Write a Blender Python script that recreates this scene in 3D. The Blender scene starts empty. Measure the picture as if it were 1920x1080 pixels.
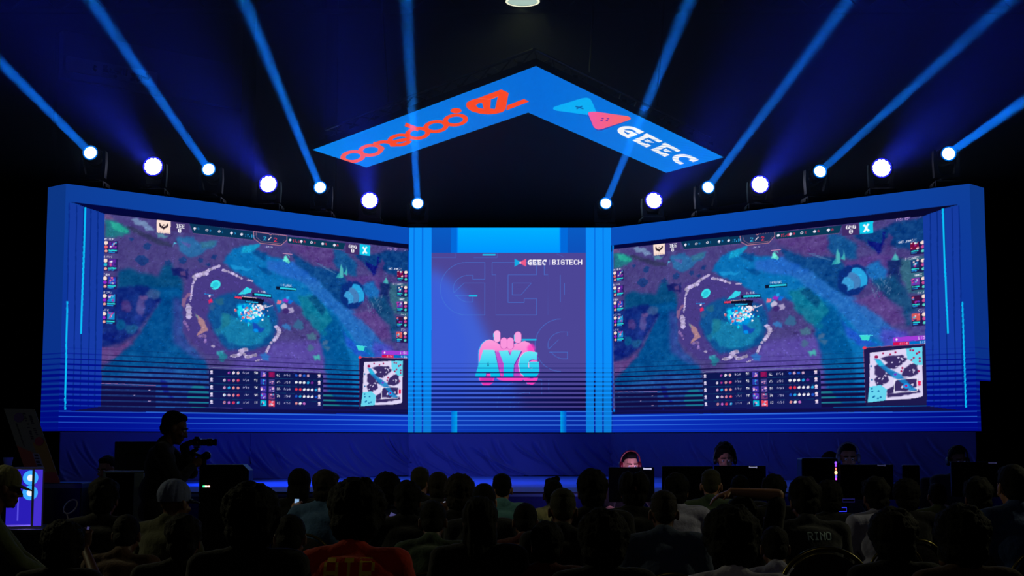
import bpy, bmesh, math, random
import numpy as np
from mathutils import Vector, Matrix, noise as mnoise
R = math.radians
S = bpy.context.scene
COL = S.collection
random.seed(7)

# ------------------------------------------------------------------ camera
EYE = 1.5
FPX = 2750.0
PITCH = math.atan(285.0 / FPX)
cam_data = bpy.data.cameras.new('camera')
cam = bpy.data.objects.new('camera', cam_data)
COL.objects.link(cam)
cam.location = (0, 0, EYE)
cam.rotation_euler = (math.pi / 2 + PITCH, 0, 0)
cam_data.sensor_width = 36.0
cam_data.lens = FPX / 1920.0 * 36.0
cam_data.clip_end = 200
S.camera = cam

# ------------------------------------------------------------------ world, exposure
S.view_settings.view_transform = 'Standard'
S.view_settings.look = 'None'
S.view_settings.exposure = 0.0
S.view_settings.gamma = 1.0
S.view_settings.use_curve_mapping = False
world = bpy.data.worlds.new('hall_dark')
S.world = world
world.use_nodes = True
world.node_tree.nodes['Background'].inputs[0].default_value = (0.2, 0.25, 1.0, 1)
world.node_tree.nodes['Background'].inputs[1].default_value = 0.0012

# ------------------------------------------------------------------ helpers
CP, SP = math.cos(PITCH), math.sin(PITCH)

def ray(u, v):
    """direction of the photo's sight line (y component 1) through a frame point"""
    x = (u - 960.0) / FPX
    y = (540.0 - v) / FPX
    d = Vector((x, CP - y * SP, SP + y * CP))
    return d / d.y

def at(u, v, Y):
    d = ray(u, v)
    return Vector((d.x * Y, Y, EYE + d.z * Y))

def on_plane(u, v, p0, n):
    d = ray(u, v)
    o = Vector((0, 0, EYE))
    t = (p0 - o).dot(n) / d.dot(n)
    return o + d * t

def to_px(p):
    """numpy (N,3) world -> frame px"""
    p = np.asarray(p, float)
    x = p[:, 0]; y = p[:, 1]; z = p[:, 2] - EYE
    dep = y * CP + z * SP
    up = -y * SP + z * CP
    return 960 + FPX * x / dep, 540 - FPX * up / dep

def lin(c):
    if max(c) > 1.0:
        c = [v / 255.0 for v in c]
    return tuple((v / 12.92) if v <= 0.04045 else ((v + 0.055) / 1.055) ** 2.4 for v in c[:3])

def lin_np(a):
    a = np.clip(a / 255.0, 0, 1)
    return np.where(a <= 0.04045, a / 12.92, ((a + 0.055) / 1.055) ** 2.4)

MATS = {}
def mat(name, col, rough=0.6, metal=0.0, bump=0.0, scale=40.0, var=0.0, spec=0.5, coat=0.0, alpha=1.0, sheen=0.0):
    if name in MATS:
        return MATS[name]
    m = bpy.data.materials.new(name)
    m.use_nodes = True
    nt = m.node_tree
    b = nt.nodes['Principled BSDF']
    c = lin(col)
    b.inputs['Base Color'].default_value = (*c, 1)
    b.inputs['Roughness'].default_value = rough
    b.inputs['Metallic'].default_value = metal
    b.inputs['Specular IOR Level'].default_value = spec
    b.inputs['Coat Weight'].default_value = coat
    b.inputs['Sheen Weight'].default_value = sheen
    tc = nt.nodes.new('ShaderNodeTexCoord')
    nz = nt.nodes.new('ShaderNodeTexNoise')
    nz.inputs['Scale'].default_value = scale
    nz.inputs['Detail'].default_value = 4
    nt.links.new(tc.outputs['Object'], nz.inputs['Vector'])
    mp = nt.nodes.new('ShaderNodeMapRange')
    mp.inputs['To Min'].default_value = 1.0 - var
    mp.inputs['To Max'].default_value = 1.0 + var
    nt.links.new(nz.outputs['Fac'], mp.inputs['Value'])
    mx = nt.nodes.new('ShaderNodeVectorMath')
    mx.operation = 'SCALE'
    mx.inputs[0].default_value = c
    nt.links.new(mp.outputs['Result'], mx.inputs['Scale'])
    nt.links.new(mx.outputs['Vector'], b.inputs['Base Color'])
    if bump > 0:
        bp = nt.nodes.new('ShaderNodeBump')
        bp.inputs['Strength'].default_value = bump
        bp.inputs['Distance'].default_value = 0.01
        nt.links.new(nz.outputs['Fac'], bp.inputs['Height'])
        nt.links.new(bp.outputs['Normal'], b.inputs['Normal'])
    MATS[name] = m
    return m

def emit(name, col, strength=1.0):
    if name in MATS:
        return MATS[name]
    m = bpy.data.materials.new(name)
    m.use_nodes = True
    nt = m.node_tree
    nt.nodes.clear()
    out = nt.nodes.new('ShaderNodeOutputMaterial')
    e = nt.nodes.new('ShaderNodeEmission')
    e.inputs[0].default_value = (*lin(col), 1)
    e.inputs[1].default_value = strength
    nt.links.new(e.outputs[0], out.inputs[0])
    MATS[name] = m
    return m

def emit_attr(name, strength=1.0, sampling='NONE'):
    m = bpy.data.materials.new(name)
    m.use_nodes = True
    nt = m.node_tree
    nt.nodes.clear()
    out = nt.nodes.new('ShaderNodeOutputMaterial')
    e = nt.nodes.new('ShaderNodeEmission')
    a = nt.nodes.new('ShaderNodeAttribute')
    a.attribute_name = 'led'
    nt.links.new(a.outputs['Color'], e.inputs[0])
    e.inputs[1].default_value = strength
    nt.links.new(e.outputs[0], out.inputs[0])
    m.cycles.emission_sampling = sampling
    return m

def link(name, me, parent=None, m=None, smooth=False):
    o = bpy.data.objects.new(name, me)
    COL.objects.link(o)
    if parent is not None:
        o.parent = parent
    if m is not None:
        if isinstance(m, (list, tuple)):
            for q in m:
                me.materials.append(q)
        else:
            me.materials.append(m)
    if smooth:
        me.shade_smooth()
    return o

def obj(name, bm, m=None, parent=None, smooth=False):
    me = bpy.data.meshes.new(name)
    bm.to_mesh(me)
    bm.free()
    return link(name, me, parent, m, smooth)

def tag(o, label, cat, group=None, kind=None):
    o['label'] = label
    o['category'] = cat
    if group:
        o['group'] = group
    if kind:
        o['kind'] = kind
    return o

def thing(name, label, cat, loc=(0, 0, 0), rz=0.0, group=None, scale=None):
    o = bpy.data.objects.new(name, None)
    COL.objects.link(o)
    o.empty_display_size = 0.1
    o.location = loc
    o.rotation_euler = (0, 0, rz)
    if scale:
        o.scale = scale if hasattr(scale, '__len__') else (scale,) * 3
    return tag(o, label, cat, group)

def struct(o):
    o['kind'] = 'structure'
    return o

def dup(root, loc=None, rz=None, label=None, group=None, scale=None):
    r = root.copy()
    COL.objects.link(r)
    if loc is not None:
        r.location = loc
    if rz is not None:
        r.rotation_euler = (0, 0, rz)
    if scale is not None:
        r.scale = (scale,) * 3 if not hasattr(scale, '__len__') else scale
    if label:
        r['label'] = label
    if group:
        r['group'] = group
    for ch in list(root.children):
        c = ch.copy()
        COL.objects.link(c)
        c.parent = r
        for g in list(ch.children):
            d = g.copy()
            COL.objects.link(d)
            d.parent = c
    return r

def bx(bm, x0, x1, y0, y1, z0, z1, mtx=None, bevel=0.0):
    vs = [Vector((x, y, z)) for z in (z0, z1) for y in (y0, y1) for x in (x0, x1)]
    if mtx:
        vs = [mtx @ v for v in vs]
    v = [bm.verts.new(p) for p in vs]
    fs = [(0, 2, 3, 1), (4, 5, 7, 6), (0, 1, 5, 4), (2, 6, 7, 3), (0, 4, 6, 2), (1, 3, 7, 5)]
    faces = [bm.faces.new([v[i] for i in f]) for f in fs]
    if bevel > 0:
        es = list({e for f in faces for e in f.edges})
        bmesh.ops.bevel(bm, geom=es, offset=bevel, segments=2, affect='EDGES', profile=0.5)

def cyl(bm, p0, p1, r0, r1=None, n=16, caps=True):
    p0, p1 = Vector(p0), Vector(p1)
    if r1 is None:
        r1 = r0
    d = (p1 - p0).normalized()
    a = d.orthogonal().normalized()
    b = d.cross(a)
    r_a = [bm.verts.new(p0 + (a * math.cos(t) + b * math.sin(t)) * r0) for t in [2 * math.pi * i / n for i in range(n)]]
    r_b = [bm.verts.new(p1 + (a * math.cos(t) + b * math.sin(t)) * r1) for t in [2 * math.pi * i / n for i in range(n)]]
    for i in range(n):
        j = (i + 1) % n
        bm.faces.new((r_a[i], r_a[j], r_b[j], r_b[i]))
    if caps:
        bm.faces.new(list(reversed(r_a)))
        bm.faces.new(r_b)

def tube(bm, pts, r, n=8, closed=False):
    pts = [Vector(p) for p in pts]
    rings = []
    m = len(pts)
    a = None
    for i, p in enumerate(pts):
        if closed:
            d = (pts[(i + 1) % m] - pts[(i - 1) % m]).normalized()
        else:
            d = (pts[min(i + 1, m - 1)] - pts[max(i - 1, 0)]).normalized()
        if a is None:
            a = d.orthogonal().normalized()
        else:
            a = (a - d * a.dot(d)).normalized()
        b = d.cross(a)
        rr = r[i] if hasattr(r, '__len__') else r
        rings.append([bm.verts.new(p + (a * math.cos(2 * math.pi * k / n) + b * math.sin(2 * math.pi * k / n)) * rr) for k in range(n)])
    cnt = m if closed else m - 1
    for i in range(cnt):
        A, B = rings[i], rings[(i + 1) % m]
        for k in range(n):
            bm.faces.new((A[k], A[(k + 1) % n], B[(k + 1) % n], B[k]))
    if not closed:
        bm.faces.new(list(reversed(rings[0])))
        bm.faces.new(rings[-1])

def lathe(bm, prof, n=24, mtx=None, cap=True):
    rings = []
    for r, z in prof:
        ring = []
        for k in range(n):
            t = 2 * math.pi * k / n
            p = Vector((r * math.cos(t), r * math.sin(t), z))
            ring.append(bm.verts.new(mtx @ p if mtx else p))
        rings.append(ring)
    for A, B in zip(rings, rings[1:]):
        for k in range(n):
            bm.faces.new((A[k], A[(k + 1) % n], B[(k + 1) % n], B[k]))
    if cap:
        bm.faces.new(list(reversed(rings[0])))
        bm.faces.new(rings[-1])

def prism(bm, pts2, mtx, depth, holes=None):
    """flat polygon extruded by depth along local +z of mtx (triangulated when it has holes)"""
    b2 = bmesh.new()
    loops = [pts2] + (holes or [])
    es = []
    for lp in loops:
        vs = [b2.verts.new((x, y, 0)) for x, y in lp]
        es += [b2.edges.new((vs[i], vs[(i + 1) % len(vs)])) for i in range(len(vs))]
    bmesh.ops.triangle_fill(b2, use_beauty=True, use_dissolve=False, edges=es)
    b2.verts.index_update()
    top = [bm.verts.new(mtx @ Vector((v.co.x, v.co.y, depth))) for v in b2.verts]
    bot = [bm.verts.new(mtx @ Vector((v.co.x, v.co.y, 0))) for v in b2.verts]
    for f in b2.faces:
        ids = [v.index for v in f.verts]
        bm.faces.new([top[i] for i in ids])
        bm.faces.new([bot[i] for i in reversed(ids)])
    k = 0
    for lp in loops:
        n = len(lp)
        for i in range(n):
            a_, b_ = k + i, k + (i + 1) % n
            bm.faces.new((top[a_], top[b_], bot[b_], bot[a_]))
        k += n
    b2.free()
    bmesh.ops.recalc_face_normals(bm, faces=bm.faces)

black_metal = mat('black_painted_metal', (14, 14, 16), 0.45, 0.3, 0.1, 60)
black_plastic = mat('black_plastic', (12, 12, 14), 0.5, 0, 0.1, 80)
steel = mat('rigging_steel', (90, 90, 100), 0.4, 0.8, 0.1, 90)
# ------------------------------------------------------------------ hall shell
def shell():
    floor_m = mat('hall_carpet', (26, 24, 30), 0.95, 0, 0.5, 60, 0.4, 0.1)
    wall_m = mat('hall_wall_paint', (58, 58, 72), 0.85, 0, 0.2, 6, 0.15, 0.2)
    ceil_m = mat('hall_roof_sheet', (30, 30, 40), 0.9, 0, 0.3, 3, 0.2, 0.2)
    X0, X1, Y0, Y1, H = -14.0, 14.0, -5.0, 30.0, 10.5
    def slab(name, a, m):
        bm = bmesh.new()
        bx(bm, *a)
        return struct(obj(name, bm, m))
    slab('floor', (X0, X1, Y0, Y1, -0.2, 0.0), floor_m)
    slab('ceiling', (X0, X1, Y0, Y1, H, H + 0.2), ceil_m)
    slab('wall_left', (X0 - 0.2, X0, Y0, Y1, 0, H), wall_m)
    slab('wall_right', (X1, X1 + 0.2, Y0, Y1, 0, H), wall_m)
    slab('wall_back', (X0, X1, Y1, Y1 + 0.2, 0, H), wall_m)
    slab('wall_front', (X0, X1, Y0 - 0.2, Y0, 0, H), wall_m)
shell()

# ------------------------------------------------------------------ painter for what the LED screens show
class Canvas:
    def __init__(s, x0, y0, x1, y1, k=2.0, bg=(0, 0, 0)):
        s.x0, s.y0, s.k = x0, y0, k
        s.w, s.h = int((x1 - x0) * k), int((y1 - y0) * k)
        s.a = np.zeros((s.h, s.w, 3)) + np.array(bg, float)
        s.X, s.Y = np.meshgrid((np.arange(s.w) + .5) / k + x0, (np.arange(s.h) + .5) / k + y0)
        s.protect = np.zeros((s.h, s.w), bool)

    def box(s, xa, ya, xb, yb):
        i0 = max(0, int((ya - s.y0) * s.k) - 1); i1 = min(s.h, int((yb - s.y0) * s.k) + 2)
        j0 = max(0, int((xa - s.x0) * s.k) - 1); j1 = min(s.w, int((xb - s.x0) * s.k) + 2)
        return slice(i0, max(i0, i1)), slice(j0, max(j0, j1))

    def mask(s, pts):
        pts = np.array(pts, float)
        sl = s.box(pts[:, 0].min(), pts[:, 1].min(), pts[:, 0].max(), pts[:, 1].max())
        X, Y = s.X[sl], s.Y[sl]
        ins = np.zeros(X.shape, bool)
        n = len(pts)
        for i in range(n):
            xa, ya = pts[i]; xb, yb = pts[(i + 1) % n]
            if ya == yb:
                continue
            c = ((ya > Y) != (yb > Y)) & (X < (xb - xa) * (Y - ya) / (yb - ya) + xa)
            ins ^= c
        return sl, ins

    def poly(s, pts, col, a=1.0, holes=None, col2=None, axis=1, prot=False):
        sl, ins = s.mask(pts)
        if holes:
            full = np.zeros((s.h, s.w), bool); full[sl] = ins
            for h in holes:
                s2, i2 = s.mask(h)
                full[s2] &= ~i2
            ins = full[sl]
        if not ins.any():
            return
        c = np.array(col, float)
        if col2 is not None:
            p = np.array(pts, float)
            t = ((s.Y[sl] if axis == 1 else s.X[sl]) - p[:, axis].min()) / max(1e-6, np.ptp(p[:, axis]))
            c = c + (np.array(col2, float) - c) * np.clip(t, 0, 1)[..., None]
        else:
            c = np.broadcast_to(c, ins.shape + (3,))
        reg = s.a[sl]
        reg[ins] = reg[ins] * (1 - a) + c[ins] * a
        if prot:
            s.protect[sl] |= ins

    def soft(s, pts, col, a=1.0, blur=3.0, wob=2.0, seed=0):
        """polygon with wobbly, soft border"""
        rs = np.random.RandomState(seed + int(abs(pts[0][0]) * 7))
        out = []
        n = len(pts)
        for i in range(n):
            p, q = np.array(pts[i], float), np.array(pts[(i + 1) % n], float)
            m = max(1, int(np.hypot(*(q - p)) / 5))
            for j in range(m):
                out.append(p + (q - p) * j / m + rs.uniform(-wob, wob, 2))
        pa = np.array(out)
        sl = s.box(pa[:, 0].min() - blur * 2, pa[:, 1].min() - blur * 2, pa[:, 0].max() + blur * 2, pa[:, 1].max() + blur * 2)
        s2, ins = s.mask(out)
        f = np.zeros((s.h, s.w)); f[s2] = ins
        f = f[sl]
        r = max(1, int(blur * s.k / 2))
        for _ in range(2):
            for ax in (0, 1):
                c = np.cumsum(np.concatenate([np.zeros_like(np.take(f, [0], ax)), np.pad(f, [(r, r) if q == ax else (0, 0) for q in (0, 1)], 'edge')], ax), ax)
                w = 2 * r + 1
                f = (np.take(c, range(w, c.shape[ax]), ax) - np.take(c, range(0, c.shape[ax] - w), ax)) / w
        f = f * a
        s.a[sl] = s.a[sl] * (1 - f[..., None]) + np.array(col, float) * f[..., None]

    def ell(s, cx, cy, rx, ry, col, a=1.0, soft=False, ang=0.0, n=20, **kw):
        ca, sa = math.cos(ang), math.sin(ang)
        p = [(cx + rx * math.cos(t) * ca - ry * math.sin(t) * sa, cy + rx * math.cos(t) * sa + ry * math.sin(t) * ca) for t in [2 * math.pi * i / n for i in range(n)]]
        (s.soft if soft else s.poly)(p, col, a, **kw)

    def line(s, pts, w, col, a=1.0, prot=False):
        for (xa, ya), (xb, yb) in zip(pts, pts[1:]):
            L = math.hypot(xb - xa, yb - ya) or 1
            nx, ny = -(yb - ya) / L * w / 2, (xb - xa) / L * w / 2
            s.poly([(xa + nx, ya + ny), (xb + nx, yb + ny), (xb - nx, yb - ny), (xa - nx, ya - ny)], col, a, prot=prot)

    def grain(s, pts, amp, size, seed=1, tint=(1, 1, 1)):
        sl, ins = s.mask(pts)
        rs = np.random.RandomState(seed)
        X, Y = s.X[sl], s.Y[sl]
        tot = np.zeros(X.shape)
        for o, wgt in ((size, 1), (size / 2.1, .6), (size / 4.3, .35)):
            g = rs.uniform(-1, 1, (int(900 / o) + 3, int(900 / o) + 3))
            fx = np.clip((X - s.x0) / o, 0, g.shape[1] - 2); fy = np.clip((Y - s.y0) / o, 0, g.shape[0] - 2)
            ix, iy = fx.astype(int), fy.astype(int)
            tx, ty = fx - ix, fy - iy
            tx = tx * tx * (3 - 2 * tx); ty = ty * ty * (3 - 2 * ty)
            tot += wgt * (g[iy, ix] * (1 - tx) * (1 - ty) + g[iy, ix + 1] * tx * (1 - ty) + g[iy + 1, ix] * (1 - tx) * ty + g[iy + 1, ix + 1] * tx * ty)
        s.a[sl] = np.clip(s.a[sl] + (tot * ins * amp)[..., None] * np.array(tint), 0, 255)

    def text(s, t, x, y, h, col, slope=0.0, wf=0.62, bold=0.0, a=1.0):
        """tiny bitmap lettering, (x, y) the left end of the top line"""
        px = h / 7.0
        for ch in t:
            g = FONT.get(ch)
            if g:
                for r in range(7):
                    for c in range(5):
                        if g[r] >> (4 - c) & 1:
                            xa = x + c * px * wf / .714
                            ya = y + r * px + (xa - x) * slope
                            ww = px * wf / .714 * (1 + bold)
                            s.poly([(xa, ya), (xa + ww, ya + ww * slope), (xa + ww, ya + ww * slope + px), (xa, ya + px)], col, a)
            adv = 6 * px * wf / .714
            x += adv; y += adv * slope

    def sample(s, u, v):
        fx = np.clip((u - s.x0) * s.k - .5, 0, s.w - 1.001); fy = np.clip((v - s.y0) * s.k - .5, 0, s.h - 1.001)
        ix, iy = fx.astype(int), fy.astype(int)
        tx, ty = (fx - ix)[:, None], (fy - iy)[:, None]
        A = s.a
        return A[iy, ix] * (1 - tx) * (1 - ty) + A[iy, ix + 1] * tx * (1 - ty) + A[iy + 1, ix] * (1 - tx) * ty + A[iy + 1, ix + 1] * tx * ty

    def prot_at(s, u, v):
        ix = np.clip(((u - s.x0) * s.k).astype(int), 0, s.w - 1); iy = np.clip(((v - s.y0) * s.k).astype(int), 0, s.h - 1)
        return s.protect[iy, ix]

def _f(*rows):
    return [int(r, 2) for r in rows]
FONT = {
 '0': (14,17,19,21,25,17,14), '1': (4,12,4,4,4,4,14), '2': (14,17,1,2,4,8,31), '3': (31,2,4,2,1,17,14), '4': (2,6,10,18,31,2,2),
 '5': (31,16,30,1,1,17,14), '6': (6,8,16,30,17,17,14), '7': (31,1,2,4,8,8,8), '8': (14,17,17,14,17,17,14), '9': (14,17,17,15,1,2,12),
 'A': (14,17,17,31,17,17,17), 'B': (30,17,17,30,17,17,30), 'C': (14,17,16,16,16,17,14), 'D': (28,18,17,17,17,18,28), 'E': (31,16,16,30,16,16,31),
 'F': (31,16,16,30,16,16,16), 'G': (14,17,16,23,17,17,15), 'H': (17,17,17,31,17,17,17), 'I': (14,4,4,4,4,4,14), 'K': (17,18,20,24,20,18,17),
 'L': (16,16,16,16,16,16,31), 'M': (17,27,21,21,17,17,17), 'N': (17,25,21,19,17,17,17), 'O': (14,17,17,17,17,17,14), 'P': (30,17,17,30,16,16,16),
 'R': (30,17,17,30,20,18,17), 'S': (15,16,16,14,1,1,30), 'T': (31,4,4,4,4,4,4), 'U': (17,17,17,17,17,17,14), 'V': (17,17,17,17,17,10,4),
 'Y': (17,17,10,4,4,4,4), 'Z': (31,1,2,4,8,16,31), '/': (1,1,2,4,8,16,16), ':': (0,4,4,0,4,4,0), '.': (0,0,0,0,0,12,12), 'k': (16,16,18,20,24,20,18),
 'J': (7,2,2,2,2,18,12), 'X': (17,17,10,4,10,17,17), 'W': (17,17,17,21,21,21,10), ' ': (0,)*7,
}
# the four logo letters, traced in their own units (x right, y down, letter height 203)
def arc(cx, cy, rx, ry, a0, a1, n=14):
    return [(cx + rx * math.cos(R(a0 + (a1 - a0) * i / n)), cy + ry * math.sin(R(a0 + (a1 - a0) * i / n))) for i in range(n + 1)]
def let_G():
    o = [(172, 0), (172, 65), (126, 65), (126, 50), (108, 50)]
    o += arc(108, 102, 58, 52, -90, -197, 9)
    o += [(92, 80), (172, 80), (172, 203), (100, 203)] + arc(100, 101.5, 100, 101.5, 90, 270, 20)
    return o, [[(56, 128), (126, 128), (126, 154), (112, 154)] + arc(112, 102, 56, 52, 92, 150, 6)]
def let_E():
    o = [(0, 0), (172, 0), (172, 48), (62, 48), (62, 155), (125, 155), (125, 140), (172, 140), (172, 203), (15, 203), (15, 48), (0, 48)]
    return o, []
E_BAR = [(78, 80), (152, 80), (112, 126), (78, 126)]
def let_C():
    o = [(172, 0), (172, 78), (124, 78), (124, 50), (100, 50)] + arc(105, 102, 55, 52, -90, -270, 16) + [(142, 154), (142, 203), (100, 203)] + arc(100, 101.5, 100, 101.5, 90, 270, 20)
    return o, []
def geec(fn):
    """calls fn(outline, holes) for each piece of the word; x runs 0..775, y 0..203"""
    for x0, L in ((0, let_G()), (200, let_E()), (402, let_E()), (603, let_C())):
        fn([(x + x0, y) for x, y in L[0]], [[(x + x0, y) for x, y in h] for h in L[1]])
    for x0 in (200, 402):
        fn([(x + x0, y) for x, y in E_BAR], [])

# ------------------------------------------------------------------ planes of the LED wall
YC = 21.5                                   # centre panel
YO = 17.75                                  # outer ends of the wings
def vplane(pa, pb):
    """vertical plane through two floor points, facing the hall"""
    d = Vector((pb[0] - pa[0], pb[1] - pa[1], 0)).normalized()
    n = Vector((d.y, -d.x, 0))
    return Vector((pa[0], pa[1], 0)), d, n
Z_BOT = at(960, 811, YC).z
Z_TOP = at(960, 427, YC).z
XL = at(766, 620, YC).x
XR = at(1147, 620, YC).x
XLO = at(109, 808, YO).x
XRO = at(1833, 806, YO).x
PL = vplane((XLO, YO), (XL, YC))            # left wing, along outer -> inner
PR = vplane((XR, YC), (XRO, YO))            # right wing, along inner -> outer
PC = vplane((XL, YC), (XR, YC))
LENL = math.hypot(XL - XLO, YC - YO)
LENR = math.hypot(XRO - XR, YC - YO)

def plane_pt(P, a, z):
    return P[0] + P[1] * a + Vector((0, 0, z))
def px_to_az(P, u, v):
    q = on_plane(u, v, P[0], P[2])
    return (q - P[0]).dot(P[1]), q.z
# ------------------------------------------------------------------ match picture on the two wings (a made-up forest arena)
def cr(ox, oy, s):
    return lambda *p: [(ox + x / s, oy + y / s) for x, y in p]
def paint_game():
    g = Canvas(186, 392, 812, 776, 2.0, (72, 64, 128))
    A1 = cr(190, 395, 6.545); A2 = cr(470, 430, 6.353); A3 = cr(190, 545, 6.545); A4 = cr(330, 480, 4.91); A5 = cr(470, 590, 5.683)
    full = [(186, 392), (812, 392), (812, 776), (186, 776)]
    # ground colours
    g.soft([(480, 640), (660, 640), (680, 700), (640, 776), (430, 776), (400, 720)], (92, 76, 170), .8, 12)
    g.soft(A1((200, 760), (330, 700), (500, 760), (700, 800), (760, 660), (860, 660), (1000, 850), (1010, 1090), (200, 1090)), (4, 72, 122), .95, 6)
    g.soft(A3((560, -40), (960, -40), (1000, 120), (985, 480), (1060, 660), (1300, 900), (1330, 1500), (0, 1500), (0, 960), (380, 660), (720, 140)), (2, 78, 142), .97, 5)
    g.soft(A3((880, 60), (990, 100), (1000, 500), (1060, 650), (1300, 860), (1100, 800), (880, 640)), (56, 70, 150), .8, 8)
    g.soft(A3((0, -40), (560, -60), (740, 110), (560, 330), (430, 520), (250, 640), (0, 700)), (14, 36, 118), .95, 5)
    for x, y, rx, ry, c in ((310, 190, 60, 80, (80, 60, 130)), (480, 200, 50, 120, (88, 72, 140)), (640, 40, 90, 60, (58, 88, 140)), (370, 470, 80, 60, (22, 80, 130)), (120, 330, 80, 60, (10, 60, 130)), (450, 330, 60, 40, (30, 50, 140)), (520, 90, 60, 30, (110, 80, 140)), (240, 420, 60, 60, (10, 90, 140)), (90, 560, 90, 60, (8, 22, 110))):
        q = A3((x, y))[0]
        g.ell(q[0], q[1], rx / 6.5, ry / 6.5, c, .8, soft=True, blur=3)
    g.soft(A3((0, 700), (200, 690), (330, 620), (350, 650), (190, 800), (60, 880), (0, 870)), (98, 72, 138), .95, 2)
    g.soft(A3((0, 1080), (800, 930), (1320, 1000), (1320, 1500), (0, 1500)), (50, 84, 168), .6, 12)
    g.grain(A3((0, 0), (1330, 0), (1330, 1400), (0, 1400)), 9, 22, 3, (.4, 1, 1))
    g.soft(A1((45, 110), (130, 110), (340, 220), (350, 290), (220, 320), (40, 330)), (30, 120, 130), .9, 4)
    g.soft(A1((90, 130), (200, 150), (330, 240), (300, 280), (150, 230)), (40, 170, 150), .85, 2)
    g.soft(A1((40, 45), (120, 60), (160, 110), (60, 105)), (110, 80, 130), .8, 3)
    g.soft(A1((360, 90), (430, 85), (560, 160), (650, 230), (600, 260), (420, 170)), (120, 150, 190), .85, 2, 3)
    g.soft(A1((640, 250), (820, 310), (800, 345), (700, 330)), (90, 150, 170), .8, 2)
    g.soft(A1((300, 190), (450, 230), (700, 350), (880, 410), (860, 440), (700, 420), (480, 300), (320, 230)), (48, 52, 88), .85, 3)
    g.soft(A1((910, 340), (1000, 320), (1130, 330), (1200, 400), (1420, 360), (1410, 430), (1280, 500), (1180, 570), (1060, 570), (960, 480)), (40, 108, 165), .9, 3)
    g.soft(A1((1210, 380), (1420, 370), (1380, 440), (1230, 460)), (52, 110, 140), .8, 3)
    g.soft(A1((980, 370), (1090, 420), (1070, 460), (990, 400)), (88, 84, 160), .8, 2)
    g.soft(A1((880, 420), (905, 370), (925, 395), (880, 450)), (90, 200, 230), .95, 1)
    for x, y, r in ((1000, 610, 40), (1215, 610, 28), (1380, 570, 26), (560, 440, 40), (500, 610, 60), (820, 640, 30), (370, 350, 20), (1310, 660, 24)):
        q = A1((x, y))[0]
        g.ell(q[0], q[1], r / 5, r / 6.5, (16, 56, 122), .8, soft=True, blur=1.5)
    g.soft(A1((870, 700), (1050, 720), (1060, 860), (960, 820), (900, 780)), (18, 26, 100), .85, 2, 3)
    g.soft(A1((960, 740), (1040, 750), (1030, 800), (970, 800)), (100, 66, 120), .7, 1)
    # wide river
    g.soft([(418, 492), (432, 470), (452, 462), (470, 464), (500, 480), (545, 490), (600, 525), (640, 570), (690, 632), (735, 662), (765, 700), (765, 776), (640, 776), (640, 740), (625, 700), (628, 640), (590, 590), (540, 560), (512, 600), (500, 560), (470, 525), (432, 505)], (8, 112, 182), .97, 4)
    g.soft([(455, 462), (490, 456), (478, 470), (452, 474)], (20, 158, 205), .9, 2)
    g.soft([(470, 468), (500, 474), (498, 488), (476, 480)], (6, 64, 130), .8, 3)
    g.soft([(500, 488), (560, 492), (610, 530), (590, 540), (540, 520), (500, 505)], (38, 100, 195), .85, 5)
    g.soft([(560, 520), (600, 528), (650, 570), (700, 620), (730, 655), (700, 662), (665, 640), (630, 590), (590, 555)], (40, 108, 190), .9, 5)
    g.soft([(632, 600), (650, 630), (680, 655), (700, 668), (672, 668), (640, 640)], (36, 82, 205), .8, 4)
    g.soft([(700, 640), (735, 650), (760, 690), (740, 710), (700, 690)], (76, 70, 190), .8, 6)
    g.soft([(480, 498), (505, 506), (515, 516), (498, 514)], (6, 72, 140), .7, 2)
    g.soft([(430, 498), (455, 500), (472, 505), (466, 508), (436, 503)], (26, 150, 215), .8, 1.5)
    # deep water right of the arena
    g.soft([(600, 590), (628, 592), (642, 612), (650, 650), (660, 690), (664, 776), (618, 776), (612, 700), (600, 640)], (2, 86, 150), .97, 5)
    g.soft([(560, 556), (580, 553), (610, 575), (625, 600), (600, 625), (585, 610), (568, 590)], (16, 120, 150), .9, 4)
    g.soft([(574, 556), (592, 552), (600, 566), (612, 580), (604, 590), (590, 576)], (6, 70, 120), .8, 3)
    # upper right forest
    g.soft([(530, 440), (640, 455), (640, 500), (600, 500), (560, 475), (536, 458)], (90, 60, 130), .7, 6)
    g.soft([(545, 475), (590, 500), (640, 510), (660, 545), (650, 580), (628, 560), (600, 528), (560, 500)], (10, 70, 135), .95, 4)
    g.soft([(625, 465), (640, 470), (668, 490), (670, 520), (640, 510), (626, 495)], (14, 84, 145), .9, 4)
    g.soft([(655, 468), (680, 478), (700, 476), (730, 470), (812, 470), (812, 520), (745, 520), (715, 505), (705, 518), (692, 505)], (6, 60, 125), .92, 4)
    g.soft([(684, 490), (704, 500), (708, 482), (712, 482), (707, 512), (700, 518)], (14, 22, 120), .95, 1.5)
    g.soft([(706, 500), (716, 486), (722, 492), (716, 516), (704, 516)], (80, 62, 130), .8, 2)
    g.soft([(650, 520), (700, 515), (740, 530), (735, 560), (690, 560), (655, 550)], (90, 62, 140), .7, 5)
    g.soft([(675, 535), (700, 528), (712, 545), (708, 570), (690, 562)], (20, 110, 185), .9, 4)
    g.soft([(728, 530), (812, 535), (812, 600), (740, 590), (730, 560)], (50, 106, 128), .9, 4)
    g.soft([(712, 530), (730, 530), (728, 590), (716, 590)], (14, 40, 100), .9, 3)
    g.soft([(690, 560), (720, 555), (740, 590), (760, 640), (735, 640), (715, 600)], (14, 72, 118), .85, 4)
    g.soft([(660, 588), (700, 580), (730, 610), (735, 632), (715, 640), (690, 610)], (96, 68, 140), .8, 4)
    g.soft([(740, 620), (812, 600), (812, 700), (770, 668), (745, 660)], (72, 66, 140), .8, 5)
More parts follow.
